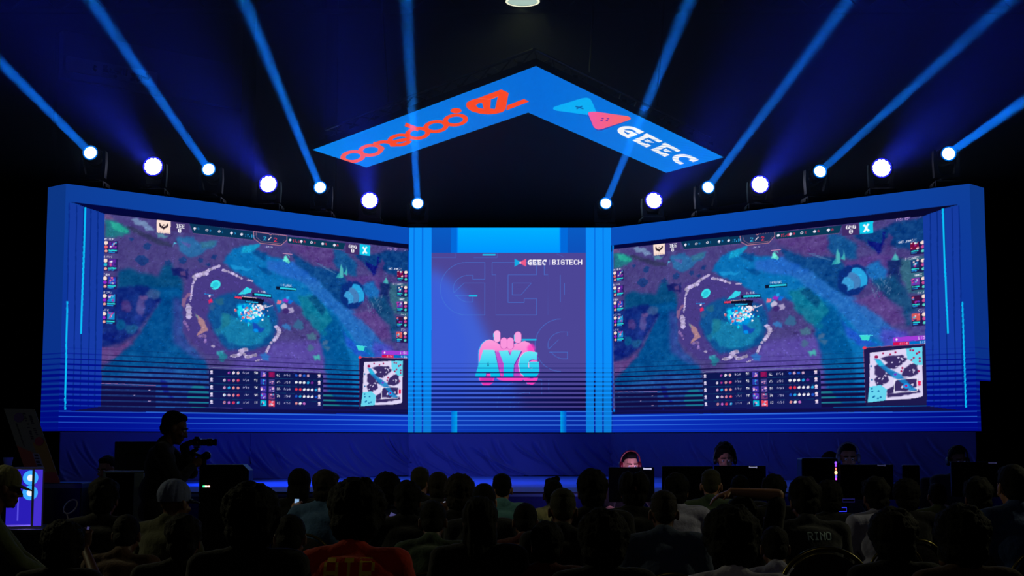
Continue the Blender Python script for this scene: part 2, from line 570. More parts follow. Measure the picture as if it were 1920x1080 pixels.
    g.grain(full, 7, 8, 5, (.8, 1, .9))
    g.grain([(560, 440), (812, 440), (812, 670), (560, 640)], 8, 5, 8, (.8, 1, .8))
    for i in range(70):
        rs = random.Random(i)
        x, y = 690 + rs.random() * 38, 556 + rs.random() * 34
        g.line([(x, y), (x + rs.uniform(-3, 3), y - rs.uniform(3, 8))], .8, (96, 128, 168) if i % 2 else (20, 60, 110), .7)
    # glowing cone plants
    for x, y, s in ((639, 516, 1.0), (649, 512, .6), (723, 528, .6)):
        g.soft([(x - 5 * s, y + 6 * s), (x + 2 * s, y - 22 * s), (x + 6 * s, y + 5 * s)], (80, 190, 190), .9, 1)
        g.soft([(x - 8 * s, y + 3 * s), (x - 2 * s, y - 6 * s), (x + 2 * s, y + 6 * s)], (50, 170, 180), .8, 1)
    # round shell with curved blades
    g.ell(661, 553, 23, 27, (8, 44, 122), .95, soft=True, blur=2)
    for k in range(3):
        q = [arc(664 - k * 7, 556 + k * 3, 19 - k * 3, 24 - k * 4, -95, 20, 8), arc(658 - k * 7, 560 + k * 3, 15 - k * 3, 18 - k * 4, 25, -90, 8)]
        g.soft(q[0] + q[1], ((40, 170, 230), (70, 130, 190), (60, 160, 220))[k], .95, .8, .4)
    # arena: dark pool, bright pool, bone ring
    g.soft(A4((130, 130), (400, 90), (700, 230), (900, 400), (980, 640), (860, 880), (560, 960), (260, 900), (70, 700), (60, 380)), (70, 58, 132), .95, 4)
    g.soft(A4((330, 400), (520, 330), (720, 380), (900, 460), (940, 600), (880, 800), (700, 870), (480, 860), (350, 720), (290, 560)), (12, 82, 146), .95, 5)
    g.soft(A4((430, 530), (600, 580), (860, 560), (880, 680), (800, 800), (620, 830), (480, 790), (400, 680)), (22, 124, 170), .95, 4)
    g.soft(A4((420, 520), (500, 540), (480, 640), (420, 680)), (30, 116, 140), .8, 3)
    g.grain(A4((300, 400), (930, 430), (930, 860), (330, 860)), 8, 6, 11, (.6, 1, .8))
    bone = (196, 182, 226)
    rs = random.Random(4)
    def bones(pts, n, w, c=bone):
        P = A4(*pts)
        segs = list(zip(P, P[1:]))
        n = int(n * 1.7); w = w * 1.18
        for i in range(n):
            (xa, ya), (xb, yb) = segs[int(i * len(segs) / n)]
            t = rs.random()
            x, y = xa + (xb - xa) * t, ya + (yb - ya) * t
            an = rs.random() * 6.28; l = w * rs.uniform(.5, 1.3)
            v = rs.uniform(.7, 1.1)
            g.poly([(x + l * math.cos(an + k) * rs.uniform(.5, 1), y + l * math.sin(an + k) * rs.uniform(.4, .9)) for k in (0, 1.3, 2.6, 3.9, 5.2)], tuple(min(255, q * v) for q in c), .9)
    bones(((410, 90), (340, 110), (270, 150), (220, 180), (170, 200)), 40, 3.4)
    bones(((300, 160), (200, 170), (160, 200)), 24, 4)
    bones(((180, 210), (150, 260), (145, 330), (130, 420)), 28, 2.6)
    bones(((110, 450), (120, 510), (115, 560)), 26, 5)
    bones(((70, 600), (100, 640), (120, 690)), 10, 3, (140, 110, 180))
    bones(((430, 130), (500, 150), (560, 180), (610, 210)), 26, 2.8)
    bones(((650, 220), (710, 230)), 6, 2.2)
    bones(((920, 650), (955, 690), (930, 740), (900, 780)), 34, 4)
    bones(((880, 790), (850, 850), (830, 890)), 16, 2.6)
    bones(((500, 920), (560, 920), (620, 890), (650, 930), (740, 910)), 36, 3.6)
    bones(((590, 870), (650, 860)), 12, 4.4)
    bones(((720, 970), (790, 950)), 8, 2.2)
    bones(((210, 740), (270, 730), (270, 790)), 14, 3.2, (150, 120, 190))
    bones(((330, 830), (350, 830)), 4, 2.6)
    g.soft(A4((160, 510), (210, 540), (260, 600), (290, 680), (250, 720), (190, 735), (230, 660), (200, 580)), (176, 132, 140), .95, 1)
    g.soft(A4((160, 510), (200, 540), (215, 580), (180, 550)), (70, 150, 160), .9, 1)
    g.soft(A4((120, 330), (135, 350), (80, 440), (80, 480), (55, 460), (60, 400)), (140, 100, 140), .9, 1)
    for x, y, r, c in ((415, 900, 7, (60, 180, 190)), (430, 930, 9, (30, 130, 150)), (1300, 930, 6, (70, 200, 180)), (820, 930, 8, (40, 120, 200)), (1250, 740, 8, (70, 120, 140)), (1240, 850, 8, (70, 110, 140)), (1130, 630, 10, (50, 110, 150)), (1020, 650, 7, (50, 130, 200)), (1380, 790, 6, (80, 110, 150)), (1390, 850, 5, (70, 110, 150)), (380, 700, 7, (30, 110, 150)), (410, 420, 8, (40, 100, 130)), (330, 470, 7, (50, 90, 140)), (1360, 720, 6, (10, 110, 150))):
        q = A4((x, y))[0]
        g.ell(q[0], q[1], r, r * .8, c, .8, soft=True, blur=2, wob=3)
    g.ell(404, 534, 10, 8.5, (60, 226, 236), 1, ang=-.6)
    g.ell(404, 534, 6, 5, (30, 180, 210), .6, ang=-.6)
    g.ell(395, 565, 4, 4, (230, 40, 100), 1, soft=True, blur=1)
    g.ell(393, 555, 2, 2, (235, 230, 250), 1)
    g.line([(383, 551), (401, 553)], 1.3, (30, 140, 220))
    # the fight in the middle
    g.soft(A4((560, 440), (700, 430), (780, 470), (800, 560), (760, 620), (620, 610), (570, 560)), (0, 150, 225), .95, 3)
    g.soft(A4((560, 460), (640, 440), (610, 540), (580, 560)), (20, 220, 250), .9, 2)
    rs = random.Random(9)
    for i in range(110):
        x, y = rs.gauss(0, 1), rs.gauss(0, 1)
        q = A4((690 + x * 62, 520 + y * 42))[0]
        c = rs.choice(((250, 240, 250), (255, 255, 255), (0, 220, 250), (120, 240, 250), (250, 170, 170), (210, 90, 110), (0, 110, 220), (240, 200, 220)))
        l = rs.uniform(1.2, 3.4)
        g.ell(q[0], q[1], l, l * rs.uniform(.5, 1), c, .95, ang=rs.random() * 3, n=7)
    for i in range(16):
        q = A4((770 + rs.gauss(0, 22), 455 + rs.gauss(0, 22)))[0]
        g.ell(q[0], q[1], 3, 2.2, (250, 236, 244), .9, ang=rs.random() * 3, n=6)
    g.poly(A4((570, 355), (650, 285), (680, 300), (700, 300), (690, 335), (640, 350)), (50, 215, 235))
    g.line(A4((800, 480), (890, 455)), 1.5, (200, 200, 230))
    g.soft(A4((700, 600), (780, 660), (820, 660), (780, 710), (720, 690)), (20, 70, 180), .9, 2)
    for x, y, r, c in ((950, 425, 4.5, (240, 110, 140)), (1010, 410, 5, (160, 40, 190)), (1030, 385, 3.5, (30, 170, 240)), (1050, 420, 5, (10, 110, 220)), (990, 465, 6, (200, 190, 220)), (1055, 500, 6.5, (170, 160, 200)), (1010, 510, 6, (60, 40, 110)), (735, 685, 4, (0, 150, 240))):
        q = A4((x, y))[0]
        g.ell(q[0], q[1], r, r * .85, c, .95, soft=True, blur=.8, wob=1.5)
    def hbar(x0, y0, x1, y1, h, c, k=1.0):
        g.poly([(x0 - 1, y0 - 1), (x1 + 1, y1 - 1), (x1 + 1, y1 + h + 1.6), (x0 - 1, y0 + h + 1.6)], (10, 22, 60))
        g.poly([(x0, y0), (x0 + (x1 - x0) * k, y0 + (y1 - y0) * k), (x0 + (x1 - x0) * k, y0 + (y1 - y0) * k + h), (x0, y0 + h)], c)
    hbar(525, 538, 555, 541, 3.4, (40, 205, 230)); hbar(477, 550, 508, 553, 3.6, (40, 210, 235))
    hbar(440, 555, 494, 562, 3.2, (12, 10, 34)); g.poly([(440, 555), (453, 556.5), (453, 560.5), (440, 559)], (225, 60, 100))
    g.line([(452, 555.5), (482, 559)], 1.2, (230, 190, 200))
    hbar(461, 564, 492, 567, 2.6, (30, 170, 220), .75)
    g.poly([(518, 537), (524, 537.6), (524, 543.6), (518, 543)], (10, 20, 50)); g.poly([(473, 549), (477, 549.6), (477, 555), (473, 555)], (10, 20, 50))
    g.text('UNKILLABLE', 527, 532, 4, (226, 230, 250), .09, .42); g.text('N. KING', 484, 544.5, 4, (226, 230, 250), .09, .42)
    # glowing lantern with red bar
    g.line([(530, 475), (548, 477)], 1.2, (210, 150, 190)); g.ell(536, 486, 4, 6, (110, 240, 220), 1, soft=True, blur=1); g.ell(541, 491, 2.4, 3, (90, 200, 190), 1); g.line(arc(538, 484, 5, 6, 180, 350, 8), .8, (90, 210, 210))
    g.poly([(668, 648), (684, 650), (682, 658), (672, 657)], (60, 220, 210)); g.line([(668, 648), (688, 650)], 1, (80, 230, 250))
    for i in range(5):
        g.line([(590 + i * 5, 492 + i * 3), (606 + i * 6, 497 + i * 4)], 1, (80, 124, 170), .7)
    # painterly strokes that follow what lies under them
    rs = random.Random(21)
    for i in range(5200):
        x, y = rs.uniform(190, 770), rs.uniform(400, 768)
        iy, ix = int((y - g.y0) * g.k), int((x - g.x0) * g.k)
        c = g.a[min(iy, g.h - 1), min(ix, g.w - 1)]
        if c.sum() > 470:
            continue
        f = rs.choice((.72, .82, .88, 1.12, 1.2, 1.35))
        L = rs.uniform(1, 5); an = .55 + rs.gauss(0, .5) + (.9 if x < 330 else 0) * (-1)
        g.line([(x, y), (x + L * math.cos(an), y + L * math.sin(an))], rs.uniform(.6, 1.8), tuple(min(255, q * f + (4 if f > 1 else 0)) for q in c), .55)
    # ---- top bar
    sl = (441 - 418) / (538 - 352.0)
    g.poly([(355, 419), (474, 434), (476, 450), (362, 437)], (8, 52, 88)); g.line([(362, 438), (476, 451)], .8, (110, 84, 140))
    g.poly([(537, 443), (648, 456), (643, 469), (540, 456)], (8, 56, 86)); g.line([(540, 457), (643, 469)], .8, (110, 84, 140))
    g.poly([(475, 434), (538, 442), (538, 450), (527, 460), (488, 456), (476, 447)], (28, 50, 96)); 
    crest = [(475, 434), (504, 438), (507, 441), (510, 439), (538, 442), (538, 450), (527, 460), (488, 456), (476, 447), (475, 434)]
    g.line(crest, 1.1, (196, 130, 150)); g.line([(480, 436), (481, 445), (490, 453), (526, 457), (534, 449)], .7, (196, 130, 150), .7)
    g.text('2', 493.5, 443, 7.2, (50, 200, 240), sl, .7, .3); g.text('2', 513.5, 445.5, 7.2, (250, 50, 80), sl, .7, .3)
    g.line([(503, 450), (508.5, 445)], 1.6, (240, 220, 230))
    g.text('09:36', 499, 460.5, 3.6, (200, 205, 235), sl, .6)
    icons = [(365, 428.5), (388, 431.5), (411, 434), (434, 437), (453, 439.5)]
    for i, (x, y) in enumerate(icons):
        g.ell(x, y, 2.6, 2.3, (236, 232, 250), 1); 
        if i == 1: g.ell(x, y + .4, .8, 2.4, (10, 52, 88), 1)
        if i == 2: g.ell(x, y, 1.1, 1.1, (10, 52, 88), 1)
        if i in (0, 3): g.poly([(x - 1, y + 1), (x + 1, y + 1), (x, y + 4.5)], (236, 232, 250))
        if i < 4: g.text('0010'[i], x + 5, y - 1.5, 4, (40, 160, 230), sl, .7)
    g.text('17.1k', 459, 438.5, 4.8, (50, 170, 235), sl, .66, .2)
    icons = [(544, 450), (565, 452.5), (584, 454.5), (605, 457), (627, 459.5)]
    for i, (x, y) in enumerate(icons):
        g.ell(x, y, 2.6, 2.3, (236, 232, 250), 1)
        if i == 2: g.ell(x, y, 1.1, 1.1, (10, 52, 88), 1)
        if i in (1, 4): g.poly([(x - 1, y + 1), (x + 1, y + 1), (x, y + 4.5)], (236, 232, 250))
        if i > 0: g.text('00200'[i], x + 4.5, y - 1.2, 4, (230, 50, 90), sl, .7)
    g.text('15.6k', 548.5, 449, 4.6, (240, 50, 90), sl, .6, .2)
    g.poly([(320, 414), (354, 418), (354, 437), (320, 433)], (62, 46, 108), .8)
    g.poly([(294.3, 411), (320, 414), (319.5, 438.5), (293.8, 436)], (252, 226, 214))
    g.line([(296, 433.5), (318, 436)], .7, (190, 150, 150))
    for s_ in (-1, 1):
        cx, cy = 307, 424
        g.poly([(cx, cy + 3), (cx + s_ * 2, cy - 1), (cx + s_ * 4, cy + 0), (cx + s_ * 6, cy - 4), (cx + s_ * 7.5, cy - 6 + s_ * .8), (cx + s_ * 8.6, cy - 1), (cx + s_ * 6, cy + 3), (cx + s_ * 3, cy + 4), (cx, cy + 5)], (30, 16, 34))
    g.poly([(305.5, 426), (308.5, 426), (307.5, 431.5), (306.5, 431.5)], (30, 16, 34)); g.ell(307, 422, 1.2, 1.6, (60, 40, 50))
    g.text('IEE', 330, 420, 7, (250, 250, 255), .1, .68, .5); g.text('0', 334, 429, 7, (250, 250, 255), .1, .7, .5)
    g.poly([(648, 456), (673, 459), (673, 478), (648, 474.5)], (64, 44, 104))
    g.text('GNG', 654, 458.5, 6.2, (250, 250, 255), .1, .68, .5); g.text('0', 658.5, 466.5, 7, (250, 250, 255), .1, .7, .5)
    g.poly([(674.5, 457.5), (694.3, 460), (694, 480), (674.3, 477.2)], (10, 200, 236))
    for dx, dy in ((-4, -5), (4, -5), (-4, 6), (4, 6)):
        g.poly([(684 - dx * .3, 468.7), (684 + dx * .4, 468.7 + dy * .2), (684 + dx * 1.3, 468.7 + dy), (684 + dx * .5, 468.7 + dy * 1.25), (684, 468.7 + dy * .6)], (240, 255, 255))
    g.ell(684, 468.7, 2.2, 3, (250, 255, 255))
    g.text('FPS: 137', 727, 464.5, 3.8, (210, 170, 240), .1, .5); g.text('7 ms', 758, 468.5, 3.6, (210, 190, 240), .1, .5)
    # ---- player columns
    names = ('DARK KNIGHT', 'IE ZEPHYR', 'IE HERO', 'UNKILLABLE', 'N. KING')
    rs = random.Random(12)
    pal = ((240, 220, 220), (90, 60, 190), (200, 60, 150), (30, 150, 230), (240, 120, 140), (60, 210, 220), (170, 40, 170), (250, 250, 250), (20, 30, 90))
    for i in range(5):
        y = 446.2 + 33.2 * i; x = 194.8 - i * .9
        g.text(names[i], x, y, 4, (232, 232, 250), .03, .38)
        yb = y + 5.5
        g.poly([(x, yb), (x + 27, yb + .6), (x + 26, yb + 24), (x - .6, yb + 23.5)], (26, 22, 84), .7)
        for j, c in enumerate(((250, 224, 214), rs.choice(((150, 40, 200), (230, 100, 110), (40, 180, 210))), (240, 170, 160))):
            g.ell(x + 4, yb + 3.6 + j * 7.6, 3.8 - .5 * j, 3.6 - .5 * j, c)
        g.poly([(x + 10, yb + 1), (x + 24, yb + 1.4), (x + 23.5, yb + 15), (x + 9.5, yb + 14.5)], rs.choice(((40, 60, 190), (90, 40, 160), (20, 150, 220))), .9)
        for j in range(10):
            g.ell(x + 11 + rs.random() * 12, yb + 2 + rs.random() * 11, rs.uniform(1, 2.6), rs.uniform(1, 2.4), rs.choice(pal), .9)
        g.poly([(x + 9, yb + 16.5), (x + 24, yb + 17), (x + 24, yb + 19.6), (x + 9, yb + 19)], (40, 215, 215))
        g.poly([(x + 9, yb + 20.2), (x + 20, yb + 20.8), (x + 20, yb + 22.6), (x + 9, yb + 22)], (30, 150, 230))
    names = ('BONES UNTRAVELED', 'SHADOWSEEKER', 'KONNOZI', 'ARROW', 'STOKE')
    for i in range(5):
        y = 502.6 + 28.6 * i; x = 744.5 - i * .35
        g.text(names[i], 763 - len(names[i]) * 2.15, y - .6, 3.6, (232, 232, 250), .03, .36)
        yb = y + 5
        g.poly([(x, yb), (x + 22, yb + .8), (x + 22, yb + 21), (x, yb + 20)], (26, 18, 74), .85)
        g.poly([(x, yb), (x + 11, yb + .4), (x + 11, yb + 12), (x, yb + 11.6)], ((120, 10, 60), (20, 60, 120), (120, 60, 170), (60, 20, 70), (220, 90, 90))[i], .95)
        for j in range(8):
            g.ell(x + 1 + rs.random() * 9, yb + 1 + rs.random() * 10, rs.uniform(.8, 2), rs.uniform(.8, 2), rs.choice(pal), .9)
        g.poly([(x + 1, yb + 13.4), (x + 10.5, yb + 13.8), (x + 10.5, yb + 15.6), (x + 1, yb + 15.2)], (40, 215, 215))
        g.poly([(x + 1, yb + 16.4), (x + 8, yb + 16.8), (x + 8, yb + 18.2), (x + 1, yb + 17.8)], (30, 150, 230))
        for j, c in enumerate(((250, 224, 214), (200, 80, 150), (90, 210, 200))):
            g.ell(x + 16.5, yb + 3 + j * 6.6, 3 - .3 * j, 2.9 - .3 * j, c)
    # ---- bottom left boxes
    g.poly([(189, 720), (292, 723), (292, 766), (189, 766)], (22, 18, 66), .55); g.line([(189, 719), (292, 723)], 1, (170, 110, 160), .8)
    g.text('SHORTLIST SPIRIT', 198, 726, 3.4, (170, 160, 210), .02, .4); g.ell(196, 737.5, 1.8, 1.8, (250, 240, 240)); g.text('ELDER FIRE', 201, 736, 3.4, (130, 120, 180), .02, .4)
    g.ell(280, 729.5, 3.6, 2.6, (200, 180, 220)); g.ell(280, 750.5, 3.6, 2.6, (180, 160, 210)); g.text('RIVER', 247, 738, 3.2, (170, 160, 210), .02, .4)
    g.ell(372, 745, 21, 24, (24, 128, 150), .85, soft=True, blur=2, wob=1)
    g.soft([(604, 740), (618, 735), (640, 766), (604, 767)], (26, 130, 140), .85, 2)
    g.soft([(300, 712), (312, 716), (320, 740), (330, 750), (322, 752), (308, 735)], (18, 30, 140), .8, 2)
    # ---- score table
    g.poly([(392, 691), (606, 703), (606, 768), (392, 764)], (12, 22, 78), 1, col2=(20, 26, 92), prot=True)
    g.line([(392, 691), (400, 689), (500, 692.5), (598, 697.5), (606, 703)], 1.3, (110, 120, 168))
    for i in range(1, 5):
        g.line([(394, 690.5 + 14 * i + 1), (487, 693.5 + 14 * i)], .7, (14, 66, 112)); g.line([(516, 695 + 14 * i), (604, 700 + 13.2 * i)], .7, (14, 66, 112))
    lk = ('0/1/0', '0/0/0', '0/0/0', '1/0/1', '1/1/1'); lc = ('50', '51', '56', '58', '11')
    rc = ('61', '76', '86', '76', '12'); rk = ('0/0/1', '1/0/1', '0/0/0', '1/0/0', '0/2/1')
    ipal = ((240, 60, 80), (250, 250, 255), (40, 170, 230), (200, 110, 200), (236, 150, 150), (120, 40, 150), (30, 90, 210), (210, 170, 200))
    nl, nr = (3, 4, 4, 4, 4), (4, 5, 6, 6, 3)
    for i in range(5):
        yl = 698 + i * 13.9; yr = 702.6 + i * 13.1; ym = 700.5 + i * 13.6
        g.ell(396.5, yl - 1.5, 2.4, 2.2, (226, 220, 245)); g.poly([(395, yl), (398.4, yl), (399.4, yl + 3.6), (393.8, yl + 3.6)], (200, 190, 230))
        g.ell(598.5, yr + .5, 2.4, 2.2, (240, 220, 235)); g.poly([(597, yr + 2), (600.4, yr + 2), (601, yr + 5.6), (596, yr + 5.6)], (210, 190, 225))
        for j in range(nl[i]):
            x = 448 - 8.6 * (nl[i] - 1 - j) - 1.5
            c = rs.choice(ipal)
            g.ell(x, yl + 1 + j * .2, 3, 2.6, c, .95, n=6, ang=rs.random() * 3); g.ell(x + rs.uniform(-1, 1), yl + 1, 1.2, 1.4, rs.choice(ipal), .9, n=5)
        for j in range(nr[i]):
            x = 555.5 + 7.4 * j
            c = (248, 246, 255) if (i in (2, 3) and j in (2, 3, 4) and not (i == 3 and j == 2)) else rs.choice(ipal)
            g.ell(x, yr + 1.2 + j * .25, 2.9, 2.6, c, .95, n=6, ang=-.6 if c[0] > 245 else rs.random() * 3)
        g.text(lk[i], 455.5, yl - 1.4, 4, (208, 206, 240), .04, .5); g.text(lc[i], 476.8, yl - 1.2, 4.4, (250, 250, 255), .04, .62, .3)
        g.text(rc[i], 519, yr - 1.8, 4.4, (250, 250, 255), .04, .62, .3); g.text(rk[i], 532.5, yr - 1.2, 4, (208, 206, 240), .04, .5)
        for x0, cs in ((488.3, ((70, 60, 170), (40, 60, 170), (60, 50, 170), (90, 60, 190), (0, 190, 220))), (503.8, ((120, 14, 84), (60, 60, 130), (90, 70, 160), (120, 60, 120), (235, 70, 90)))):
            yy = ym - 4.4 + (x0 - 488) * .04
            g.poly([(x0, yy), (x0 + 11, yy + .4), (x0 + 11, yy + 11.2), (x0, yy + 10.8)], cs[i])
            for j in range(6):
                g.ell(x0 + 2 + rs.random() * 7, yy + 2 + rs.random() * 7, rs.uniform(1, 2.4), rs.uniform(1, 2.2), rs.choice(((240, 170, 210), (40, 190, 240), (250, 240, 255), (40, 30, 120), (230, 110, 150))) if not (x0 > 500 and i == 0) else (150, 20, 90), .85)
    # ---- small map
    g.poly([(674, 669), (812, 674), (812, 770), (674, 768)], (28, 24, 76), 1, prot=True)
    g.poly([(716, 657), (812, 660), (812, 667), (716, 664.5)], (160, 60, 215)); g.poly([(716, 665), (738, 666), (738, 671), (716, 670)], (214, 14, 84)); g.poly([(738, 666), (812, 668), (812, 672), (738, 671)], (0, 110, 200))
    g.ell(721, 661, 1.6, 1.8, (240, 230, 250)); g.text('1:56', 750, 659.4, 4.4, (226, 220, 250), .03, .62); g.text('4:14', 725, 666, 4, (250, 190, 210), .03, .6); g.text('5:26', 752, 667, 4, (220, 230, 250), .03, .6)
    g.line([(676, 669.5), (812, 674)], 1, (150, 90, 130)); g.line([(673.5, 674), (673.5, 762)], .9, (130, 80, 130)); g.ell(675, 670, 3, 2.6, (235, 60, 90))
    a, b, c, d = A5((1208, 505), (1622, 490), (1612, 890), (1187, 968))
    M = lambda s_, t_: (a[0] + (b[0] - a[0]) * s_ + (d[0] - a[0]) * t_ + (c[0] - b[0] - d[0] + a[0]) * s_ * t_, a[1] + (b[1] - a[1]) * s_ + (d[1] - a[1]) * t_ + ((d[1] + (b[1] - a[1])) - d[1] - (b[1] - a[1])) * s_ * t_)
    g.poly([M(0, 0), M(1, 0), M(1, .97), M(.85, 1.0), M(0, 1)], (222, 214, 246))
    dk = (56, 44, 100)
    for poly_ in ([(.1, .28), (.2, .24), (.38, .4), (.5, .42), (.44, .52), (.36, .5), (.38, .62), (.28, .7), (.14, .68), (.1, .56), (.16, .5), (.1, .44)],
                  [(.22, .14), (.4, .1), (.64, .12), (.72, .2), (.64, .28), (.56, .36), (.42, .38), (.28, .3), (.36, .24)],
                  [(.66, .4), (.78, .32), (.9, .32), (.92, .52), (.8, .56), (.62, .54)],
                  [(.5, .64), (.62, .56), (.8, .6), (.92, .62), (.9, .76), (.7, .84), (.5, .84), (.36, .88), (.34, .78), (.46, .74)],
                  [(.34, .88), (.6, .86), (.92, .82), (.96, .9), (.6, .93), (.36, .94)]):
        g.soft([M(*q) for q in poly_], dk, 1, .6, .9)
    rs = random.Random(3)
    for i in range(46):
        q = M(.15 + .7 * rs.random(), .15 + .65 * rs.random()); g.ell(q[0], q[1], rs.uniform(1, 2.4), rs.uniform(.6, 1.6), (222, 214, 246), .9, ang=rs.random() * 3, n=7)
    g.soft([M(.08, .12), (M(.2, .16)), M(.36, .36), M(.6, .5), M(.74, .68), M(.9, .84), M(.76, .84), (M(.62, .66)), M(.4, .5), M(.2, .3)], (20, 130, 200), .85, 1, .8)
    g.soft([M(.1, .16), M(.22, .18), M(.28, .28), M(.2, .3)], (40, 190, 230), .95, .8, .5)
    g.poly([M(.7, 0), M(1, 0), M(1, .36), M(.88, .34), M(.72, .2)], (104, 214, 240)); g.poly([M(0, .7), M(.22, .68), M(.34, .78), M(.32, 1), M(-.03, 1.02)], (104, 214, 240))
    for s_, t_ in ((.78, .04), (.83, .05), (.94, .1), (.9, .12), (.84, .2), (.8, .24), (.95, .22), (.95, .28), (.5, .05), (.26, .04), (.4, .08), (.63, .38), (.93, .47), (.61, .44)):
        q = M(s_, t_); g.ell(q[0], q[1], 1.5, 1.7, (170, 20, 90))
    for s_, t_ in ((.05, .74), (.06, .8), (.18, .8), (.1, .9), (.08, .92), (.22, .93), (.17, .95), (.03, .28), (.05, .56)):
        q = M(s_, t_); g.ell(q[0], q[1], 1.5, 1.5, (20, 110, 170))
    for k in range(3):
        q = M(.94, .68 + .03 * k); g.ell(q[0], q[1], 2.4, 1.3, (240, 30, 90))
    q = M(.13, .1); g.ell(q[0], q[1], 3, 2.6, (150, 10, 80)); q = M(.7, .74); g.ell(q[0], q[1], 4.4, 4.2, (30, 150, 235)); g.ell(q[0], q[1], 1.8, 1.8, (180, 20, 110)); q = M(.5, .49); g.ell(q[0], q[1], 2.2, 2, (110, 60, 200))
    g.line([M(.48, .6), M(.9, .6), M(.9, .86), M(.48, .86), M(.48, .6)], 1.2, (244, 240, 255))
    return g

# ------------------------------------------------------------------ frames, centre column
def stripes(z):
    """share of light in the running horizontal lines at height z, 1 above them"""
    k = (z - (Z_BOT + .040)) / .0668
    ki = np.floor(k + .5)
    d = np.clip(.10 + .92 * (np.clip(ki, 0, 20) / 14.8) ** 1.6, 0, 1.2)
    ph = np.abs(k - ki) * 2
    w = np.clip((d - ph) / .12 + .5, 0, 1)
    w = np.where(ki < 0, 0, w)
    return np.where(k > 15.4, 1.0, w)

def paint_frame(left):
    g = Canvas(60, 330, 800, 830, 3.0, (14, 62, 158)) if left else Canvas(1110, 330, 1880, 830, 3.0, (14, 62, 158))
    X = g.X if left else 1915 - g.X
    t = np.clip((X - 120) / 640, 0, 1)[..., None]
    v = np.clip((g.Y - 350) / 460, 0, 1)[..., None]
    top = np.array((14, 62, 152)) * (1 - t) + np.array((8, 84, 186)) * t
    bot = np.array((12, 44, 160)) * (1 - t) + np.array((12, 52, 178)) * t
    g.a[:] = top * (1 - v) + bot * v
    def mir(p):
        return p if left else [(1915 - x, y) for x, y in p]
    # band under the frame's top beam
    if left:
        g.poly([(130, 378), (766, 458), (766, 470), (196, 402), (184, 396), (170, 392), (158, 388), (144, 382)], (2, 6, 62), col2=(8, 8, 40))
    else:
        g.poly([(1798, 383), (1146, 460), (1146, 472), (1730, 406), (1744, 400), (1757, 396), (1770, 391), (1785, 387)], (8, 8, 40), col2=(2, 6, 62))
    # stepped reveals beside the picture
    if left:
        edges = [(130, 380, 122, 772), (144, 384, 137, 770), (157, 388, 150, 769), (170.5, 393, 165, 767), (184, 397, 177, 765), (196.5, 401, 189, 763)]
    else:
        edges = [(1798, 385, 1806, 770), (1785, 389, 1793, 768), (1770, 392, 1778, 767), (1757, 396, 1763, 766), (1744, 401, 1751, 764), (1730.5, 406, 1738, 762)]
    for i in range(5):
        a, b = edges[i], edges[i + 1]
        g.poly([(a[0], a[1]), (b[0], b[1]), (b[2], b[3]), (a[2], a[3])], (20, 58, 158), col2=(22, 58, 170))
        g.line([(a[0], a[1]), (a[2], a[3])], 2.2, (6, 40, 128), .85)
    # under the picture
    if left:
        g.poly([(122, 772), (189, 762), (766, 768), (766, 777), (122, 771)], (18, 18, 88))
    else:
        g.poly([(1806, 770), (1738, 761), (1146, 768), (1146, 777), (1806, 770)], (18, 18, 88))
    s_ = 1 if left else -1
    if left:
        g.line([(160, 388.5), (156, 508), (152, 626)], 3.4, (10, 190, 250), prot=True); g.line([(126, 565), (122, 768)], 3.2, (10, 190, 250), prot=True)
    else:
        g.line([(1767.5, 391), (1772, 508), (1777.5, 625)], 3.4, (10, 190, 250), prot=True); g.line([(1804.5, 566), (1811, 764)], 3.2, (10, 190, 250), prot=True)
        g.line([(1149.5, 460), (1151.5, 772)], 3, (0, 120, 225), prot=True)
    return g

